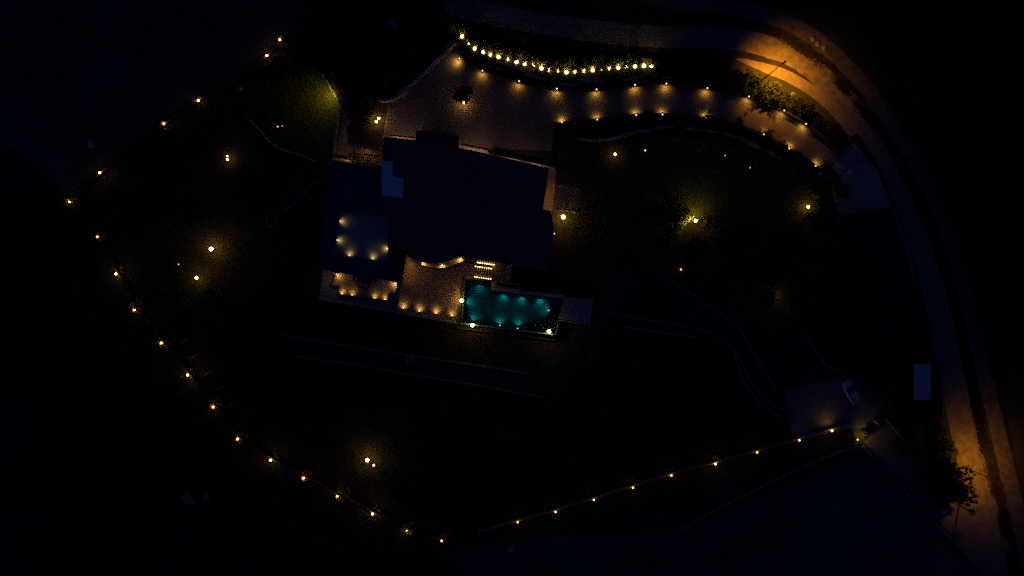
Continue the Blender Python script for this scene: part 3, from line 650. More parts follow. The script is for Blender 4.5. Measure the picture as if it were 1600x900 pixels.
GRASS = [blades_mesh('blades', 11 + k, 40, 1.0, 0.05, 0.35, m_leafy, 1.35) for k in range(2)]
def pos(px, py, z, g): 
    q = P(px, py, z); return (q.x, q.y, g)
cnt = [0]
LM = [((330, 389), 'the bright lone west garden lamp'), ((355, 247), 'the two small slope lamps'), ((575, 720), 'the bright lower garden lamp'), ((450, 160), 'the west lawn'), ((424, 345), 'the stone ring'), ((109, 315), 'the outermost bend of the west wall'), ((210, 484), 'the middle of the west wall'), ((333, 640), 'the stone strips by the west wall'), ((560, 800), 'the lower west wall'), ((690, 850), 'the lower corner of the walls'),
      ((870, 790), 'the free end of the south wall'), ((1060, 735), 'the middle of the south wall'), ((1190, 690), 'the car park end of the south wall'), ((640, 562), 'the garden steps'), ((840, 600), 'the end of the straight garden path'), ((450, 524), 'the head of the garden path'), ((1000, 505), 'the start of the winding path'), ((1150, 570), 'the bend of the winding path'), ((1100, 480), 'the climbing edging'),
      ((1088, 345), 'the bright lawn lamp'), ((1263, 323), 'the lamp at the east end of the lawn'), ((1212, 462), 'the dim orange slope lamp'), ((1350, 290), 'the concrete apron'), ((1380, 450), 'the empty plot'), ((1441, 597), 'the storage container'), ((1331, 613), 'the parked car'), ((1345, 690), 'the lower gate'), ((1430, 720), 'the service lane'), ((1195, 122), 'the upper street lamp'), ((1300, 210), 'the last driveway lamps'), ((1060, 110), 'the east end of the uplights'), ((1120, 112), 'the shrub bank midway'),
      ((614, 38), 'the utility cabinet'), ((660, 100), 'the courtyard gate'), ((560, 200), 'the timber pergola'), ((540, 130), 'the outer rubble wall'), ((200, 250), 'the upper west wall'), ((60, 240), 'the pale dirt path'), ((294, 780), 'the pale boulders'), ((40, 500), 'the far west slope'), ((120, 700), 'the deep southwest slope'), ((1280, 65), 'the boulders by the lit road'), ((1420, 250), 'the road bend'), ((1530, 400), 'the straight of the outer track'), ((1560, 60), 'the top of the far hillside')]
used = {}
ORD = ['first', 'second', 'third', 'fourth', 'fifth', 'sixth', 'seventh', 'eighth', 'ninth', 'tenth', 'eleventh', 'twelfth', 'thirteenth', 'fourteenth', 'fifteenth', 'sixteenth', 'seventeenth', 'eighteenth', 'nineteenth', 'twentieth', 'twenty-first', 'twenty-second', 'twenty-third', 'twenty-fourth']
def near(px, py, r, base, small, large):
    lm = min(LM, key=lambda a: (a[0][0] - px) ** 2 + (a[0][1] - py) ** 2)[1]
    size = 'small' if r < small else ('large' if r > large else 'mid-sized')
    return size + ' ' + base + ' near ' + lm
def tree(px, py, r, label, h=None, g=0.0, light=False, group=None, name='broadleaf_tree'):
    cnt[0] += 1; k = cnt[0]; h = h or r * 1.3
    if group: label = near(px, py, r, label.split(' in ')[0].split(' on ')[0], 2.0, 2.7)
    t = thing(name, pos(px, py, g + h, g), label, 'tree', group, k * 1.7, r)
    meshobj('trunk', TREE_T[k % 2], t).scale = (1, 1, h / r / 1.5)
    meshobj('crown', (TREE_Y if light == 2 else TREE_L[k % 2] if light else TREE_C[k % 3]), t, (0, 0, h / r))
    return t
def shrub(px, py, r, label, g=0.0, kind='d', group=None, name='shrub'):
    cnt[0] += 1; k = cnt[0]
    if group and label.startswith(('dark leafy shrub on', 'dark shrub on the planted', 'dark shrub in the', 'garden shrub between')): label = near(px, py, r, label.split(' in ')[0].split(' on ')[0].split(' between ')[0], 1.05, 1.4)
    t = thing(name, pos(px, py, g + r * 0.7, g - 0.02), label, 'shrub', group, k * 2.3, r)
    meshobj('foliage', {'d': SHRUBD, 'l': SHRUB, 'y': SHRUBY}[kind][k % 3], t)
    meshobj('stem', STEM, t)
    return t
def spiky(px, py, r, label, g=0.0, mesh=None, cat='plant', name='agave', group=None, stem=0.0):
    cnt[0] += 1
    t = thing(name, pos(px, py, g + stem + r * .3, g), label, cat, group, cnt[0] * 1.1, r)
    c = meshobj('fronds' if stem else 'blades', mesh or AGAVE, t, (0, 0, stem / r))
    b = B()
    if stem: b.tube([(0, 0, -0.1), (0.04, 0.02, stem / r * .5), (0, 0, stem / r + 0.03)], [0.13, 0.09, 0.10], 8); b.build('trunk', m_bark, t)
    else: b.ball((0, 0, 0.06), 0.13, 8, 5); b.build('heart', m_cactus, t)
    return t

# ------------------------------------------------------------------ lamps
def globe_lamp(px, py, label, h=1.0, r=0.17, em=e_warm, g=0.0, group='garden lamps on the dark lawns', name='garden_lamp', energy=0, col=WARM, aim=None, cone=150):
    p = P(px, py, g + h)
    t = thing(name, (p.x, p.y, g), label, 'lamp', group)
    b = B(); b.lathe([(0.10, 0), (0.10, 0.04), (0.035, 0.06), (0.03, max(0.1, h - r - 0.04)), (0.07, h - r - 0.02), (0.07, h - r + 0.01)], 8); b.build('post', m_metal, t)
    b = B(); b.ball((0, 0, h), r, 12, 8); b.build('globe', em, t, smooth=True)
    if energy: lamp_light(t, (0, 0, h + r + 0.1) if aim is None else Vector((aim[0], aim[1], 0)).normalized() * (r + .06) + Vector((0, 0, h)), energy, col, 'POINT' if aim is None else 'SPOT', 0.1, aim, cone, 1.0)
    return t
# boundary lamps, each with the shrub it lights
per_lab = {0: 'at the top of the west boundary beside the rubble lawn', 1: 'second lamp down from the top end of the west boundary', 19: 'at the south end of the west boundary wall', 6: 'at the outermost bend of the west boundary wall'}
rnd = random.Random(4)
E_PER = [EM('boundary_globe', (1.0, 0.43, 0.08), 20), EM('boundary_globe_strong', (1.0, 0.45, 0.09), 44), EM('boundary_globe_weak', (1.0, 0.42, 0.10), 7), EM('boundary_globe_amber', (1.0, 0.36, 0.06), 28), EM('boundary_globe_south', (1.0, 0.42, 0.10), 10)]
def boundary(px, py, k, label, bright=0, plant='shrub', inward=(5, -5), group='lamps along the boundary wall'):
    p = P(px, py, 1.45)
    t = thing('boundary_lamp', (p.x, p.y, 1.1), label, 'lamp', group)
    b = B(); b.box((0, 0, 0.04), (0.2, 0.2, 0.08)); b.lathe([(0.03, 0.08), (0.03, 0.24)], 8); b.build('bracket', m_metal, t)
    b = B(); b.ball((0, 0, 0.36), 0.15 if bright < 4 else 0.13, 10, 7); b.build('globe', E_PER[bright], t, smooth=True)
    if plant:
        lb = 'small leafy shrub lit by the ' + label.split('lamp, ')[-1] + ' lamp'
        if plant == 'shrub': shrub(px + inward[0] * .85, py + inward[1] * .85, rnd.uniform(0.95, 1.2), lb, kind='y', group='shrubs lit by the boundary lamps')
        else: spiky(px + inward[0] * .8, py + inward[1] * .8, rnd.uniform(1.2, 1.5), 'spiky agave lit by the ' + label.split('lamp, ')[-1] + ' lamp', group='agaves lit by the boundary lamps')
WB = [0, 1, 3, 0, 3, 0, 2, 1, 3, 0, 1, 3, 0, 1, 3, 3, 1, 0, 2]
for k, (x, y) in enumerate(PER_W[1:]):
    lb = 'warm globe boundary lamp, ' + ORD[k] + ' along the west wall from its top end'
    inw = (9, 4) if k < 2 else ((5, 5) if k < 6 else (6, -6))
    boundary(x, y, k, lb, WB[k], 'shrub' if k % 3 != 1 else 'agave', inw)
for k, (x, y) in enumerate(PER_S):
    lb = 'warm globe boundary lamp, ' + ORD[8 - k] + ' along the south wall from the car park'
    boundary(x, y, 20 + k, lb, (4, 4, 4, 4, 4, 0, 4, 4, 0)[k], 'agave' if k in (3, 4, 5) else None, (-1, -8))
p = P(748, 833, 1.2); t = thing('end_post', (p.x, p.y, 0), 'small pale post at the free end of the south boundary wall', 'post')
b = B(); b.box((0, 0, 0.55), (0.16, 0.16, 1.1)); b.build('shaft', m_stone, t); b = B(); b.ball((0, 0, 1.2), 0.12, 8, 6); b.build('cap', m_white, t)

# driveway wall lamps: saddle lantern with a light slot facing the paving
e_dome = EM('wall_lamp_dome', (1.0, 0.62, 0.34), 2.4)
def drive_lamp(px, py, d, label, energy=26, h=1.0):
    p = P(px, py, h); dv = Vector((d[0], -d[1], 0)).normalized()
    t = thing('wall_lamp', (p.x, p.y, h), label, 'lamp', 'lamps on the driveway walls', math.atan2(dv.y, dv.x))
    b = B(); b.box((0.08, 0, 0.05), (0.56, 0.26, 0.1)); b.build('housing', m_metal, t)
    b = B(); b.ball((0, 0, 0.12), 0.12, 8, 6); b.build('indicator_dome', e_dome, t, smooth=True)
    b = B(); b.box((0.27, 0, -0.03), (0.06, 0.2, 0.06)); b.build('light_slot', e_amber, t)
    lamp_light(t, (0.34, 0, -0.16), energy * 3.3, AMB, 'SPOT', 0.06, Vector((0.35, 0, -1)), 160, 0.9)
DLN = [((718, 92), (-1, 0.6)), ((754, 111), (-.3, 1)), ((811, 127), (-.15, 1)), ((870, 139), (-.1, 1)), ((932, 140), (0, 1)), ((992, 133), (.1, 1)), ((1041, 131), (0, 1)), ((1105, 138), (-.1, 1)), ((1170, 151), (-.2, 1)), ((1225, 173), (-.45, 1)), ((1259, 194), (-.5, 1))]
DLS = [((878, 191), (0, -1)), ((933, 187), (-.05, -1)), ((994, 180), (-.05, -1)), ((1035, 179), (0, -1)), ((1103, 184), (.1, -1)), ((1193, 210), (.35, -1)), ((1233, 232), (.5, -1)), ((1274, 259), (.7, -1))]
for k, ((x, y), d) in enumerate(DLN):
    drive_lamp(x, y, d, 'amber wall lamp, ' + ORD[k] + ' along the planted driveway bank from the gate', 38 if k == 0 else 24, 1.0)
for k, ((x, y), d) in enumerate(DLS):
    drive_lamp(x, y, d, 'amber wall lamp, ' + ORD[k] + ' along the lawn-side driveway wall from the courtyard', 24, 0.75)

# uplights along the gravel bed with the plants they wash
rnd = random.Random(12)
UPS = {1: .35, 4: .6, 12: .3, 17: .12, 7: .8}
for k, (x, y) in enumerate(UP):
    s = UPS.get(k, 1.0) * rnd.uniform(0.8, 1.15); p = P(x, y, 0.75)
    t = thing('uplight', (p.x, p.y, 0.6), 'bright yellow uplight, ' + ORD[k] + ' in the gravel bed from the gate pillar', 'lamp', 'uplights in the gravel bed')
    b = B(); b.lathe([(0.09, 0), (0.12, 0.02), (0.13, 0.16), (0.15, 0.20), (0.12, 0.20)], 10); b.build('housing', m_metal, t)
    b = B(); b.ball((0, 0, 0.2), 0.15 + 0.14 * s, 10, 6, 0.45); b.build('lens', e_yel, t, smooth=True)
    lamp_light(t, (rnd.uniform(-.08, .08), -0.02, 0.50), 210 * s, (1.0, 0.55, 0.08), 'SPOT', 0.10, Vector((0, 1, -0.35)), 140, 0.9)
    if k % 3 == 1: spiky(x + rnd.uniform(-2, 2), y - 4, rnd.uniform(.8, 1.1), 'tuft of ornamental grass behind the ' + ORD[k] + ' uplight from the gate pillar', 0.58, GRASS[k % 2], 'grass tuft', 'ornamental_grass', 'grass tufts behind the uplights')
    else: shrub(x + rnd.uniform(-3, 3), y - 4.5, rnd.uniform(0.55, 0.85), 'pale leafy shrub behind the ' + ORD[k] + ' uplight from the gate pillar', 0.58, 'y', 'shrubs behind the uplights')
for k, (x, y, h) in enumerate([(776, 86, 3.4), (769, 84, 1.8), (834, 99, 2.4), (840, 100, 3.3), (847, 102, 2.6), (853, 104, 2.2), (859, 105, 2.9), (865, 106, 2.0), (905, 107, 1.8), (911, 107, 2.6), (917, 106, 2.1), (976, 101, 2.2), (990, 100, 2.0), (1004, 100, 2.4)]):
    p = P(x, y, 0.6); t = thing('columnar_cactus', (p.x, p.y, 0.5), ORD[k] + ' lit columnar cactus behind the uplights, counted from the gate', 'cactus', 'cacti behind the uplights', k * .7)
    b = B(); n = 14
    b.ring([[(r_ * (1 + (0.14 if j % 2 else -0.1)) * math.cos(2 * math.pi * j / n), r_ * (1 + (0.14 if j % 2 else -0.1)) * math.sin(2 * math.pi * j / n), z) for j in range(n)] for r_, z in ((.10, 0), (.13, .3), (.125, h * .5), (.12, h * .85), (.08, h * .97), (.02, h))])
    b.build('stem', m_cactus, t)
    if h > 2.3:
        b = B(); s = 1 if k % 2 else -1
        b.tube([(0, 0, h * .4), (.28 * s, .05, h * .45), (.34 * s, .06, h * .6), (.34 * s, .06, h * .8)], [.06, .07, .07, .03], 8); b.build('arm', m_cactus, t)

# terrace step and floor lamps
e_low = EM('terrace_lens', (1.0, 0.62, 0.2), 4)
def brick_light(px, py, d, label, g, energy=16, col=YEL, h=0.42, group='low lamps on the terraces', em=None, cone=150, back=0.0):
    dv = Vector((d[0], -d[1], 0)).normalized(); p = P(px, py, g + h)
    t = thing('terrace_lamp', (p.x, p.y, g), label, 'lamp', group, math.atan2(dv.y, dv.x))
    b = B(); b.box((-0.03, 0, h * .5), (0.12, 0.16, h)); b.build('body', m_metal, t)
    b = B(); b.ball((0.09, 0, h - 0.06), 0.085, 8, 6); b.build('lens', em or e_low, t, smooth=True)
    if cone > 155: lamp_light(t, (0.22, 0, h + 0.02), energy, col, 'SPOT', 0.05, Vector((0.9, 0, -0.8)), cone, 1.0)
    else: lamp_light(t, (0.24, 0, h + 0.12), energy, col, 'SPOT', 0.05, Vector((0.5, 0, -1)), 135, 1.0)
lz = TZ - 0.3
for k, (x, y) in enumerate([(534, 459.5), (550, 461.5), (585, 466), (601, 468.5)]):
    brick_light(x, y, (0.1, -1), 'small yellow lamp at the foot of the stepped wall on the dining terrace', lz, 34, group='lamps round the dining terrace')
brick_light(525, 428, (0.7, 0.7), 'small lamp in the roof-side corner of the dining terrace', lz, 52, group='lamps round the dining terrace', cone=165)
brick_light(619.5, 442.5, (-0.7, 0.5), 'small lamp in the pool-side corner of the dining terrace', lz, 64, group='lamps round the dining terrace', cone=165)
for k, (x, y) in enumerate([(630, 482), (655, 487), (681, 490), (706, 494)]):
    brick_light(x, y, (0.1, -1), 'small yellow lamp on the outer parapet of the pool terrace' if k < 3 else 'small yellow lamp on the pool terrace parapet next to the pool corner', TZ, 50, group='lamps along the pool terrace parapet')
for k, (x, y, d, e) in enumerate([(660, 409.5, (0.4, 1), 60), (691, 413, (0, 1), 75), (721, 403, (-0.5, 1), 85)]):
    brick_light(x, y, d, ['lamp on the curved bay wall nearest the west wing', 'lamp at the middle of the curved bay wall', 'lamp on the curved bay wall nearest the stairs'][k], TZ, e, group='lamps round the curved bay', cone=165)
brick_light(631, 412, (1, 0.1), 'wall lamp on the west wing lighting the pool terrace', TZ, 55, WARM, h=1.9, group='lamps round the curved bay', em=e_amber, cone=165)
brick_light(629, 430, (1, 0.1), 'lower wall lamp on the west wing above the thin terrace wall', TZ, 40, WARM, h=1.9, group='lamps round the curved bay', em=e_amber, cone=165)
for k, (x, y, d) in enumerate([(530, 345.5, (1, .1)), (526, 375, (1, .1)), (545.5, 400, (.1, -1)), (582, 405, (.1, -1)), (606, 388, (-1, .1))]):
    brick_light(x, y, d, ['lamp on the railing side of the roof terrace far from the pool', 'second lamp on the railing side of the roof terrace', 'lamp on the lower parapet of the roof terrace near the railing', 'lamp on the lower parapet of the roof terrace near the lamplit roof', 'lamp on the parapet between roof terrace and lamplit roof'][k], WZ - 0.25, 24, YEL, h=0.4, group='lamps on the roof terrace')
# wall lamps washing the courtyard, the side passage and the pergola walls
def facade(px, py, d, label, energy, h=2.4, g=0.0, col=(1.0, 0.52, 0.26), w=None):
    dv = Vector((d[0], -d[1], 0)).normalized(); p = P(px, py, w or g + h)
    t = thing('facade_lamp', (p.x, p.y, g + h), label, 'lamp', 'lamps on the house walls', math.atan2(dv.y, dv.x))
    b = B(); b.box((-0.06, 0, 0), (0.2, 0.16, 0.3)); b.box((0.05, 0, 0.2), (0.42, 0.24, 0.05)); b.build('hood', m_metal, t)
    b = B(); b.lathe([(0.05, -0.14), (0.06, -0.1), (0.06, 0.06)], 8, (0.12, 0, 0)); b.build('lens', e_amber, t)
    lamp_light(t, (0.30, 0, -0.12), energy, col, 'SPOT', 0.1, Vector((0.55, 0, -1)), 165, 1.0)
facade(612, 216.2, (0.1, -1), 'hooded wall lamp over the courtyard beside the garage', 105, w=RZ)
facade(640, 219.2, (0.1, -1), 'hooded wall lamp in the corner of courtyard and garage', 80, w=RZ)
facade(730, 235, (0.2, -1), 'hooded wall lamp over the courtyard on the planting side of the garage', 105, w=RZ)
facade(752, 239.6, (0.2, -1), 'hooded wall lamp where the long lit wall starts', 80, w=RZ)
facade(798, 250.2, (0.2, -1), 'hooded wall lamp behind the long lit wall', 65, h=3.2, w=RZ)
facade(838, 259.4, (0.2, -1), 'hooded wall lamp near the far end of the long lit wall', 65, h=3.2, w=RZ)
facade(853.2, 288, (1, .1), 'hooded wall lamp over the side passage near the courtyard', 36, h=3.3, col=WARM, w=RZ)
facade(849.8, 312, (1, .1), 'hooded wall lamp over the side passage near the pergola', 44, h=3.3, col=WARM, w=RZ)
facade(570, 232.4, (-0.1, 1), 'hooded wall lamp on the thick wall behind the west pergola', 46, h=2.2, col=WARM)
facade(534, 255.3, (0.1, -1), 'hooded wall lamp on the west wing over the yard by the pergola', 46, h=2.8, col=WARM, w=WZ)
facade(516, 425.2, (-0.1, 1), 'unseen hooded lamp added under the roof edge outside the dining terrace', 30, h=2.4, g=TZ - 0.3, w=WZ + .3)  # unseen lamp, added to light the outer paving and kerb
# free-standing garden lamps
globe_lamp(330, 389, 'bright globe lamp alone in the dark west garden', 1.6, 0.30, e_bright)
globe_lamp(307, 434, 'globe lamp a little below the brightest west garden lamp', 1.3, 0.21, e_bright)
globe_lamp(574, 719, 'bright globe lamp in the middle of the lower garden', 1.5, 0.27, e_bright)
globe_lamp(584, 727, 'small globe lamp next to the bright lower garden lamp', 1.0, 0.14, e_warm)
globe_lamp(355, 244, 'upper of two small lamps in the dark slope west of the lawn', 0.9, 0.12, e_warm)
globe_lamp(355.5, 249, 'lower of two small lamps in the dark slope west of the lawn', 0.8, 0.16, e_warm)
globe_lamp(434, 198, 'dim pinkish lamp at the foot of the west lawn', 0.5, 0.11, EM('lamp_glass_pink', (1, .45, .3), 2.0))
globe_lamp(441, 197, 'very dim pinkish lamp beside the other at the foot of the west lawn', 0.5, 0.09, EM('lamp_glass_pink_dim', (1, .5, .4), 1.0))
globe_lamp(279, 413, 'tiny dim lamp between the two west garden lamps', 0.5, 0.09, EM('lamp_glass_dim', (1, .6, .5), 1.6))
globe_lamp(961, 241, 'warm lamp on the lawn below the rock border', 0.9, 0.20, e_warm)
globe_lamp(1008, 235, 'small cool white lamp beside the lawn shrubs', 0.7, 0.12, e_white)
globe_lamp(1133, 243, 'tiny cool white lamp below the curved rock border', 0.6, 0.09, EM('lamp_glass_cool_dim', (.9, .95, 1), 0.9))
globe_lamp(1172, 262, 'tiny greenish lamp half hidden in shrubs', 0.5, 0.10, EM('lamp_glass_green', (.7, .8, .3), 0.9))
globe_lamp(1189, 368, 'tiny cool lamp in the dark planting below the lawn', 0.5, 0.08, EM('lamp_glass_cool_dim2', (.9, .95, 1), 1.0))
globe_lamp(866, 365, 'tiny white lamp at the east wall of the villa', 0.6, 0.10, e_white)
globe_lamp(1087, 345, 'bright lamp between the lit tree and the lit agave', 1.5, 0.24, e_bright, energy=360, col=(1.0, 0.68, 0.08), aim=(0.05, 1, -0.28), cone=165)
globe_lamp(1263, 323, 'bright lamp among the shrubs at the east end of the lawn', 0.9, 0.21, e_bright)
globe_lamp(880, 339, 'very bright globe lamp beside the timber pergola', 1.4, 0.31, e_bright)
globe_lamp(1064, 421, 'dim orange lamp beside the climbing edging', 0.5, 0.12, EM('lamp_glass_orange', (1, .35, .08), 5))
globe_lamp(1212, 462, 'dim orange lamp hidden in the planting east of the slope', 0.7, 0.10, EM('lamp_glass_orange_dim', (1, .4, .06), 0.6), energy=30, col=(1, .5, .06))
globe_lamp(588, 190, 'bright lamp beside the clipped shrubs near the courtyard', 0.8, 0.19, e_bright)
globe_lamp(592, 185, 'twin of the bright lamp beside the clipped shrubs near the courtyard', 0.8, 0.17, e_bright)
globe_lamp(724, 160, 'bright lamp at the foot of the round courtyard tree', 0.8, 0.21, e_bright, g=0.1)
globe_lamp(721, 470, 'bright globe lamp on the edge between terrace and pool', 1.0, 0.27, e_bright, g=TZ, group='bright lamps at the pool')
globe_lamp(738, 508, 'bright globe lamp on the overflow edge at the terrace end of the pool', 0.7, 0.27, e_bright, g=TZ - 0.04, group='bright lamps at the pool')
globe_lamp(858, 518, 'bright globe lamp at the outer pool corner near the blue deck', 0.7, 0.27, e_bright, g=TZ - 0.05, group='bright lamps at the pool')
for x, y, lb in ((781, 508.5, 'tiny white light on the overflow edge nearer the terrace'), (809, 513, 'tiny white light on the overflow edge nearer the deck'), (857, 485, 'tiny white light at the shallow end of the pool')):
    p = P(x, y, wz + 0.05); t = thing('edge_light', (p.x, p.y, wz), lb, 'lamp', 'tiny lights at the pool edge')
    b = B(); b.lathe([(0.12, 0.012), (0.12, 0.05), (0.08, 0.06)], 10); b.build('ring', m_steel, t); b = B(); b.ball((0, 0, 0.07), 0.07, 8, 6, .6); b.build('lens', e_white, t)
lamp_light([o for o in bpy.data.objects if o.get('label', '').startswith('bright lamp between the lit tree')][0], (-0.42, 0.1, 1.9), 480, (1.0, 0.70, 0.1), 'SPOT', 0.1, Vector((-1, 0.05, -0.45)), 120, 1.0)  # extra spot added beside this lamp to brighten the tree crown
# wall light that paints the west lawn
p = P(520, 144, 2.0); t = thing('lawn_light', (p.x, p.y, 0.0), 'dark floodlight on a short pole by the rubble wall lighting the west lawn', 'lamp', None, math.pi + 0.25)
b = B(); b.tube([(0, 0, -.05), (0, 0, 2.0)], 0.04, 6); b.build('pole', m_metal, t)
b = B(); b.box((0.0, 0, 2.0), (0.22, 0.34, 0.26)); b.build('housing', m_metal, t)
b = B(); b.box((0.12, 0, 2.0), (0.02, 0.26, 0.18)); b.build('lens', EM('flood_lens', (1, .75, .2), 3), t)
lamp_light(t, (0.22, 0, 2.0), 520, (1.0, 0.66, 0.07), 'SPOT', 0.1, Vector((0.75, 0.1, -0.66)), 168, 1.0)
# lower gate: stone piers and lamp
p = P(1344, 684, 1.0)
for (x, y, lb) in ((1342, 696, 'rough gate pier at the field side of the lower gate'), (1374, 660, 'rough gate pier at the road side of the lower gate')):
    q = P(x, y, 1.6); t = thing('gate_pier', (q.x, q.y, 0), lb, 'gate pier', 'piers of the lower gate', 0.7)
    b = B(); b.box((0, 0, 0.75), (0.6, 0.6, 1.5)); b.build('shaft', m_rough, t); b = B(); b.box((0, 0, 1.56), (0.72, 0.72, 0.12)); b.build('cap', m_rough, t)
globe_lamp(1340, 687, 'amber lamp at the lower gate', 1.3, 0.10, e_amber, energy=130, col=(1, .52, .08), aim=(0.9, 0.35, -0.5), cone=160)
lamp_light(bpy.data.objects['boundary_lamp.%03d' % 27] if 'boundary_lamp.027' in bpy.data.objects else t, (0, 0.5, 0.4), 40, (1, .52, .10), 'SPOT', 0.1, Vector((-0.3, 1, -0.7)), 120, 1.0)

# sodium street lamps
def street_lamp(px, py, h, arm, label, energy, aim, cone=150):
    p = P(px, py, 0.03); t = thing('street_lamp', (p.x, p.y, 0.03), label, 'street lamp', 'street lamps on the road')
    b = B(); b.lathe([(0.22, 0), (0.22, 0.5), (0.12, 0.55), (0.11, 0.6)], 10); b.build('base', m_metal, t)
    b = B(); b.tube([(0, 0, 0.5), (0, 0, h * .6), (0, 0, h)], [0.10, 0.085, 0.06], 8); b.build('pole', m_metal, t)
    a = Vector((arm[0], arm[1], 0)); b = B(); b.tube([(0, 0, h - 0.05), a * 0.5 + Vector((0, 0, h + 0.15)), a + Vector((0, 0, h + 0.2))], [0.05, 0.045, 0.04], 6); b.build('arm', m_metal, t)
    e = a * 1.15 + Vector((0, 0, h + 0.2)); an = math.atan2(a.y, a.x)
    b = B(); b.box((e.x, e.y, e.z + 0.04), (0.75, 0.3, 0.12), an); b.build('head', m_steel, t)
    b = B(); b.box((e.x, e.y, e.z - 0.045), (0.5, 0.2, 0.05), an); b.build('lens', e_sod, t)
    lamp_light(t, e + Vector((0, 0, -0.15)), energy, SOD, 'SPOT', 0.15, aim, cone, 1.0)
street_lamp(1505, 730, 7.2, (0.45, 0.25), 'street lamp beside the lit stretch of road near the service lane', 2500, (0.12, 0.0, -1))
street_lamp(1195, 122, 6.6, (0.5, 0.35), 'street lamp on the planted bank above the upper driveway bend', 9500, (0.26, -0.12, -1), 132)

# ------------------------------------------------------------------ vegetation in place
tree(724, 147, 1.45, 'round dark tree standing alone in the courtyard', h=2.6, g=0.1)
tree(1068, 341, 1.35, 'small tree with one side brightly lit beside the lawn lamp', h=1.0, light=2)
tree(1048, 362, 1.6, 'darker tree just behind the lit tree', h=2.2)
tree(1034, 382, 1.4, 'small dark tree below the lit pair', h=1.8)
spiky(1100, 346.5, 1.15, 'lit agave beside the bright lawn lamp', 0.0)
tree(1484, 757, 3.6, 'dense dark tree overhanging the lit road beside the street lamp', h=3.6)
tree(1468, 742, 2.3, 'dark tree between the service lane and the dense roadside tree', h=2.8)
tree(1478, 772, 2.6, 'dark tree tucked below the dense roadside tree', h=2.4)
spiky(1520, 800, 1.1, 'small dark palm on the lit road corner', 0.0, PALM, 'palm tree', 'palm_tree', None, 3.2)
tree(466, 98, 2.5, 'large loose tree at the top of the west lawn', h=3.6, light=True)
tree(484, 70, 2.0, 'loose tree at the tip of the west garden', h=3.2, light=True)
tree(432, 112, 2.2, 'loose tree on the outer edge of the west lawn', h=2.8)
tree(478, 10, 2.0, 'pale bushy tree beside the track at the top of the west wall', h=2.6, light=True)
GL = 'shrubs along the driveway'
for x, y, r, g, lb in [(1012, 180, 1.0, 0, 'dark shrub leaning over the lawn-side driveway wall near the house'), (1108, 187, 1.0, 0, 'spiky dark shrub jutting over the driveway between two lawn-side lamps'), (1155, 195, 1.1, 0, 'dark shrub jutting over the driveway below the street lamp light'), (1200, 212, 1.2, 0, 'dark shrub in front of a lawn-side driveway lamp'), (1222, 228, 1.1, 0, 'dark shrub on the outer bend of the lawn-side wall'), (1250, 248, 1.3, 0, 'dark shrub close to the last lawn-side lamp'), (1060, 186, 0.9, 0, 'low dark shrub behind the lawn-side wall midway')]:
    shrub(x, y, r, lb, g, 'd', GL)
rnd = random.Random(21)
bankpts = [(1035, 108), (1052, 113), (1070, 106), (1088, 112), (1108, 110), (1128, 118), (1148, 124), (1166, 132), (1188, 142), (1205, 150), (1226, 150), (1243, 160), (1258, 172), (1276, 184), (1293, 200), (1308, 218), (1180, 122), (1210, 134)]
for k, (x, y) in enumerate(bankpts): shrub(x + rnd.uniform(-4, 4), y + rnd.uniform(-4, 4), rnd.uniform(0.9, 1.7), 'dark leafy shrub on the bank between driveway and road', 0.5, 'd', 'shrubs on the road bank')
for k in range(22):
    i = rnd.randrange(len(UP) - 1); x, y = UP[i]
    shrub(x + rnd.uniform(-6, 6), y - rnd.uniform(10, 18), rnd.uniform(0.6, 1.1), 'dark shrub on the slope behind the ' + ORD[i] + ' uplight', 0.5, 'l' if k % 2 else 'd', 'shrubs behind the gravel bed')
for k in range(16):
    i = rnd.randrange(2, 22); x, y = UP[i]
    shrub(x + rnd.uniform(-6, 6), y + rnd.uniform(8, 20), rnd.uniform(0.4, 0.75), 'low dark shrub on the terraces under the ' + ORD[i] + ' uplight', 0.5, 'd', 'shrubs on the terraces')
for k, (x, y, r, kd) in enumerate([(1055, 217, .7, 'y'), (1063, 212, .6, 'y'), (1096, 232, .7, 'y'), (1085, 222, .8, 'l'), (1120, 226, .9, 'l'), (1150, 236, 1.0, 'd'), (1180, 250, 1.1, 'd'), (1210, 268, 1.2, 'd'), (1238, 282, 1.2, 'd'), (1028, 214, .8, 'd'), (985, 222, .7, 'd')]):
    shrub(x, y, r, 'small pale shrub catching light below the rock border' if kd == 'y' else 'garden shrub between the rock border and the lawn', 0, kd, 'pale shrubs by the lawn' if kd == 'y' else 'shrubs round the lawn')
for k, (x, y) in enumerate([(1275, 300), (1290, 320), (1300, 345), (1280, 345), (1255, 355), (1306, 372), (1225, 362), (1150, 365), (1120, 362), (1180, 380), (1135, 395), (1090, 392), (1240, 400), (1275, 420), (1210, 445), (1195, 470), (1230, 490), (1270, 470), (1300, 440), (1160, 440), (1290, 262), (1300, 280), (1318, 300)]):
    if k % 2: tree(x, y, rnd.uniform(1.3, 2.3), 'dark garden tree on the planted slope east of the lawn', group='trees on the east slope', light=k % 4 == 1)
    else: shrub(x, y, rnd.uniform(1.0, 1.6), 'dark shrub on the planted slope east of the lawn', 0, 'd' if k % 4 else 'l', 'shrubs on the east slope')
for x, y in ((578, 186), (581, 178), (574, 180)): shrub(x, y, 0.55, 'clipped pale shrub beside the twin lamps near the courtyard', 0, 'y', 'clipped shrubs by the twin lamps')
for x, y, r in ((560, 170, 1.8), (575, 150, 1.6), (560, 120, 2.2), (600, 110, 2.4), (640, 70, 2.2), (570, 70, 2.6), (530, 60, 2.2), (555, 200, 1.3), (600, 60, 2.0), (640, 30, 2.0)):
    tree(x, y, r, 'dark tree in the unlit garden outside the courtyard gate', group='trees outside the gate')
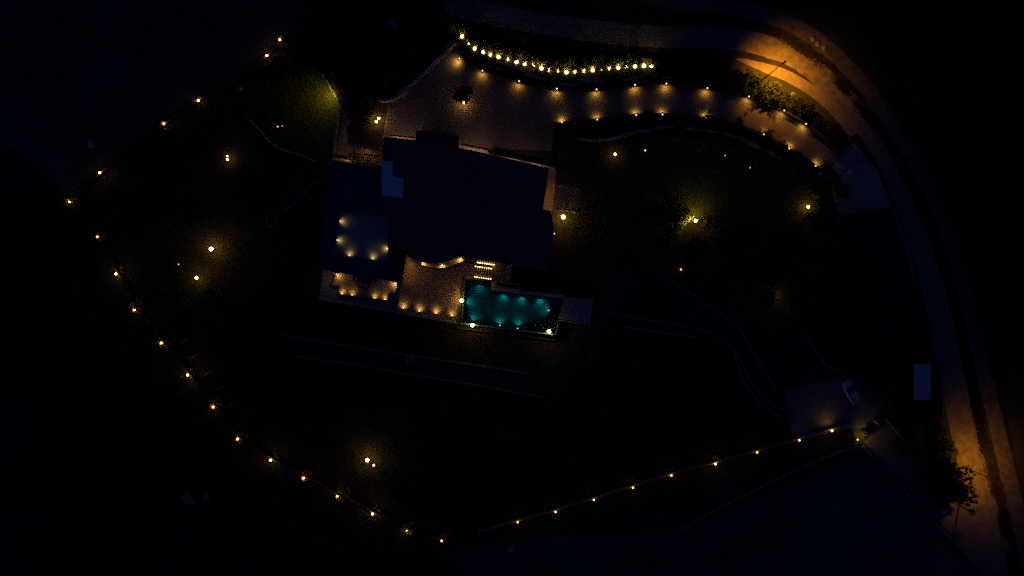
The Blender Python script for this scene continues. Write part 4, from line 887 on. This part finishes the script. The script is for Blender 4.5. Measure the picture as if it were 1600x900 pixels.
# west garden and slopes
wpts = [(400, 120), (375, 150), (385, 172), (350, 180), (320, 200), (290, 215), (260, 230), (230, 240), (205, 262), (250, 275), (300, 260), (340, 290), (390, 270), (420, 280), (180, 300), (160, 330), (215, 330), (260, 340), (300, 330), (200, 380), (235, 400), (380, 330), (260, 450), (290, 480), (340, 470), (400, 450), (440, 400), (370, 520), (330, 560), (420, 600), (470, 650), (390, 640), (520, 700), (620, 760), (680, 700), (760, 760), (800, 680), (900, 720), (560, 640), (950, 650), (1020, 690), (1080, 640), (1130, 670), (700, 640), (860, 640), (1000, 570), (1060, 580), (930, 560)]
for k, (x, y) in enumerate(wpts):
    if k % 3 == 0: tree(x, y, rnd.uniform(1.5, 2.6), 'dark tree in the unlit garden inside the boundary wall', group='trees in the dark garden')
    else: shrub(x, y, rnd.uniform(0.8, 1.5), 'dark shrub in the unlit garden inside the boundary wall', 0, 'd', 'shrubs in the dark garden')
opts = [(40, 330), (80, 380), (20, 420), (100, 440), (60, 500), (140, 520), (30, 580), (110, 600), (180, 560), (200, 640), (80, 680), (150, 720), (250, 690), (40, 770), (120, 820), (220, 780), (300, 720), (380, 780), (330, 850), (440, 830), (500, 870), (200, 860), (580, 870), (60, 860), (270, 620), (420, 770)]
for k, (x, y) in enumerate(opts): tree(x, y, rnd.uniform(2.0, 3.6), 'dark wild tree on the black slope outside the west wall', group='wild trees west of the wall')
ept = [(1400, 60), (1450, 30), (1520, 60), (1570, 20), (1420, 120), (1480, 110), (1550, 130), (1460, 190), (1530, 210), (1580, 190), (1510, 290), (1560, 320), (1545, 400), (1590, 430), (1570, 500), (1595, 560), (1360, 30), (1385, 90)]
for k, (x, y) in enumerate(ept): tree(x, y, rnd.uniform(1.8, 3.4), 'dark wild tree on the hillside across the road', group='wild trees across the road')
spt = [(1410, 700), (1440, 705), (1425, 660), (1400, 640), (1455, 665), (1395, 610), (1402, 600), (1380, 580), (1410, 540), (1440, 530), (1350, 560), (1320, 545), (1340, 500), (1462, 655), (1468, 680), (1482, 700), (1470, 712), (1484, 722), (1450, 640), (1466, 735)]
for k, (x, y) in enumerate(spt): shrub(x, y, rnd.uniform(1.0, 1.9), 'dark shrub in the overgrown corner between the car park and the road', 0, 'd', 'shrubs by the car park')
for k, (x, y) in enumerate([(1332, 690), (1330, 682), (1336, 700), (1350, 678)]): shrub(x, y, 0.6, 'shrub lit amber beside the lower gate', 0, 'y', 'shrubs at the lower gate')
for k, x in enumerate((486, 495, 504)): shrub(x, 519 + k, 0.5, 'one of three round clipped shrubs in a row below the dining terrace', 0, 'l', 'three clipped shrubs below the terrace')
for k, x in enumerate((443, 448, 453)):
    p = P(x, 523 + k * .5, .3); t = thing('round_stone', (p.x, p.y, 0), 'one of three small round stones at the head of the garden path', 'stone', 'stones at the path head')
    b = B(); b.ball((0, 0, .15), .22, 9, 6, .7); b.build('boulder', m_edge, t)
p = P(424, 345, .3); t = thing('stone_ring', (p.x, p.y, 0), 'round ring of stones in the dark garden near the curved edging', 'stone ring')
for k in range(12):
    a = k * math.pi / 6; b = B(); b.ball((math.cos(a) * .95, math.sin(a) * .95, .1), .24, 7, 5, .7); b.build('stone', m_edge, t)
# garden steps between the two path edgings
sp = P(640, 563, 0); t = thing('garden_steps', (sp.x, sp.y, 0), 'small pale stone steps crossing the garden path', 'steps')
for k in range(5):
    b = B(); b.box((sp.x + 0.05 * k, sp.y + 0.7 - k * 0.36, 0.03 + 0.04 * (5 - k)), (1.6, 0.35, 0.06 + 0.08 * (5 - k)), -0.15); b.build('tread', M('step_stone', (.14, .14, .15), .9, scale=2) if k == 0 else bpy.data.materials['step_stone'], t, (sp.x, sp.y, 0))
# rows of short stone strips inside the west wall
for k, (x, y) in enumerate([(263, 523), (288, 532), (303, 557), (324, 583), (345, 606), (364, 631)]):
    p = P(x, y, .1); t = thing('stone_strip', (p.x, p.y, 0), 'short pale strip of flat stones laid inside the west boundary', 'stone strip', 'stone strips inside the west wall', R(28))
    for j in range(4): b = B(); b.box((-0.5 + j * .34, random.uniform(-.04, .04), .05), (.28, .22, .12), random.uniform(-.2, .2)); b.build('flat_stone', m_stone, t)
# boulders and pale things on the dark outer slopes
rk = random.Random(77)
for k, (x, y, r) in enumerate([(292, 778, .9), (300, 784, .6), (322, 777, .6), (430, 776, .7), (1330, 268, .7), (1318, 262, .6), (1325, 300, .7), (1312, 292, .6), (1352, 258, .8), (374, 138, .5), (1270, 60, .5), (1278, 68, .45), (1288, 74, .5), (1240, 147, .4), (800, 858, .6), (1310, 345, .6), (1286, 268, .8), (1296, 276, .6), (142, 225, .7)]):
    p = P(x, y, .2); o_ = B(); n = 9
    o_.ring([[(r * f * (1 + rk.uniform(-.22, .22)) * math.cos(2 * math.pi * j / n), r * f * (1 + rk.uniform(-.22, .22)) * math.sin(2 * math.pi * j / n), z * r + rk.uniform(-.05, .05)) for j in range(n)] for f, z in ((.9, -.15), (1, .15), (.85, .42), (.4, .6))])
    tag(o_.build('boulder', m_conc, None), near(x, y, r, 'pale weathered boulder', .58, .72), 'boulder', 'boulders on bare ground').location = (p.x, p.y, 0)
# utility cabinet outside the gate
p = P(614, 38, .9); t = thing('utility_cabinet', (p.x, p.y, 0), 'small grey utility cabinet in the dark outside the courtyard gate', 'cabinet', None, R(-55))
b = B(); b.box((0, 0, .5), (1.9, 1.0, 1.0)); b.build('body', m_conc, t); b = B(); b.box((0, 0, 1.04), (2.05, 1.15, .08)); b.build('lid', m_blueroof if False else m_conc, t)
b = B(); b.box((-.3, -.51, .5), (.8, .03, .8)); b.build('door', m_steel, t)

# ------------------------------------------------------------------ car park, car, container
cp = sheet('car_park', ragged([(1226, 612), (1250, 603), (1296, 594), (1330, 589), (1362, 600), (1378, 622), (1380, 648), (1352, 668), (1312, 672), (1250, 688), (1238, 680), (1232, 645)], 6, .8, 41), 0.04, M('car_park_paving', (.10, .10, .105), .9, col2=(.18, .175, .17), scale=.9, bump=.4, bscale=5))
p = P(1331, 613, .9); car = thing('parked_car', (p.x, p.y, 0.04), 'pale hatchback car parked at the edge of the car park', 'car', None, R(118))
def car_ring(x, w_, z0, z1, zr, wr):
    return [(x, -w_, z0), (x, w_, z0), (x, w_ * 1.02, (z0 + z1) / 2), (x, w_ * .97, z1), (x, wr, zr), (x, -wr, zr), (x, -w_ * .97, z1), (x, -w_ * 1.02, (z0 + z1) / 2)]
b = B(); b.ring([car_ring(x, w_, z0, z1, z1 + .05, w_ * .85) for x, w_, z0, z1 in ((-2.05, .62, .42, .72), (-1.95, .78, .3, .84), (-1.5, .84, .22, .92), (-.6, .86, .2, .93), (.5, .86, .2, .92), (1.2, .83, .22, .86), (1.85, .74, .3, .74), (2.05, .55, .42, .62))]); b.build('body', m_car, car, smooth=True)
b = B(); b.ring([[(x, -w_, z), (x, w_, z), (x, w_ * .95, zt), (x, -w_ * .95, zt)] for x, w_, z, zt in ((-1.75, .66, .9, 1.0), (-1.35, .70, .9, 1.38), (.05, .70, .9, 1.42), (.95, .68, .88, .95))]); b.build('windows', m_glass, car)
b = B(); b.box((-.65, 0, 1.415), (1.45, 1.24, .05)); b.build('roof', m_car, car)
for s_ in (-1, 1):
    for xx in (-1.3, 1.3):
        b = B(); b.tube([(xx, s_ * .72, .31), (xx, s_ * .88, .31)], .31, 14); wh = b.build('wheel', m_tyre, car)
        b = B(); b.tube([(xx, s_ * .80, .31), (xx, s_ * .893, .31)], .19, 10); b.build('rim', m_steel, wh)
    b = B(); b.box((1.9, s_ * .52, .66), (.16, .28, .12)); b.build('headlight', m_glass, car)
    b = B(); b.box((-1.98, s_ * .58, .8), (.12, .2, .16)); b.build('taillight', M('tail_red', (.3, .02, .02), .3, bump=0) if s_ < 0 else bpy.data.materials['tail_red'], car)
    b = B(); b.box((.55, s_ * .97, .98), (.14, .2, .13)); b.build('mirror', m_car, car)
p = P(1442, 597.5, 2.6); ct = thing('storage_container', (p.x, p.y, 0), 'pale flat-roofed storage container between the plot and the road', 'container', None, R(90) - 0.02)
CL, CW = 5.9, 2.75
b = B(); b.box((0, 0, 2.5), (CL, CW, .08)); b.build('roof', m_blueroof, ct)
for k in range(19): b = B(); b.box((-CL / 2 + .3 + k * .3, 0, 2.555), (.12, CW - .2, .03)); b.build('roof_rib', m_blueroof, ct)
b = B(); b.box((0, 0, 1.27), (CL - .1, CW - .1, 2.38)); b.build('shell', M('container_side_dark', (.05, .045, .045), .7, scale=1.5), ct)  # sides darker than the roof
for sx in (-1, 1):
    for sy in (-1, 1): b = B(); b.box((sx * (CL / 2 - .06), sy * (CW / 2 - .06), 1.23), (.14, .14, 2.44)); b.build('corner_post', m_steel, ct)
for s_ in (-.7, .7): b = B(); b.box((CL / 2 - .03, s_, 1.25), (.06, 1.3, 2.2)); d_ = b.build('door', m_blueroof, ct); b = B(); b.box((CL / 2 + .02, s_ * .3, 1.25), (.04, .05, 1.9)); b.build('lock_bar', m_steel, d_)

# ------------------------------------------------------------------ ground cover nobody could count
def cover(name, label, polys, n, size, mat, seed, z=0.0, avoid=()):
    rnd = random.Random(seed); b = B(); tot = 0
    while tot < n:
        poly = polys[rnd.randrange(len(polys))]
        x0, x1 = min(p[0] for p in poly), max(p[0] for p in poly); y0, y1 = min(p[1] for p in poly), max(p[1] for p in poly)
        x, y = rnd.uniform(x0, x1), rnd.uniform(y0, y1)
        if not inside(x, y, poly) or any(inside(x, y, q) for q in avoid): continue
        if noise.noise(Vector((x * .03, y * .03, seed))) < rnd.uniform(-.5, .4): continue
        c = P(x, y, z)
        for j in range(3):
            L = size * rnd.uniform(.6, 1.5); a = rnd.uniform(0, 6.28); t = Vector((math.cos(a), math.sin(a), rnd.uniform(.3, 1.2))).normalized() * L
            u = Vector((-t.y, t.x, 0)).normalized() * L * .22; q = c + Vector((rnd.uniform(-.3, .3), rnd.uniform(-.3, .3), -0.02))
            b.quad(q - u * .5, q + u * .5, q + t + u * .3, q + t - u * .3)
        tot += 1
    o = b.build(name, mat); struct(o, 'stuff'); tag(o, label, 'ground cover'); return o
lawn1 = [(415, 130), (500, 100), (525, 150), (522, 240), (440, 228), (412, 205)]
lawn2 = [(905, 210), (1260, 285), (1280, 335), (1080, 350), (1010, 400), (885, 415)]
cover('lawn_grass', 'rough grass growing over the garden lawns', [lawn1, lawn2, lawn2], 16000, 0.16, m_leaf, 3, 0.03)
cover('bank_cover', 'low ground cover over the planted driveway bank', [bank], 6000, 0.28, m_leafd, 5, 0.55, [bed])
scr = [[(-20, 300), (100, 320), (200, 490), (360, 700), (690, 860), (690, 920), (-20, 920)], [(1330, -20), (1620, -20), (1620, 640), (1560, 560), (1500, 380), (1400, 200)], [(1310, 340), (1440, 480), (1465, 640), (1440, 735), (1380, 655), (1320, 580), (1230, 480)], [(500, 270), (120, 320), (330, 630), (690, 840), (1230, 680), (1140, 560), (860, 540), (500, 480)], [(520, -20), (690, -20), (700, 60), (600, 150), (540, 140), (480, 60)]]
cover('scrub', 'wild low scrub over the dark slopes', scr, 26000, 0.38, m_leafd, 8, 0.0)
cover('verge_weeds', 'weeds between the road and the outer track', [smooth([(1180, 30), (1280, 90), (1370, 190), (1440, 310), (1490, 450), (1520, 580), (1545, 700), (1575, 820), (1600, 940)], 3) + smooth([(1585, 940), (1562, 820), (1530, 700), (1508, 580), (1478, 450), (1425, 310), (1355, 190), (1262, 90), (1180, 45)], 3)], 6500, 0.30, m_weed, 9, 0.03)
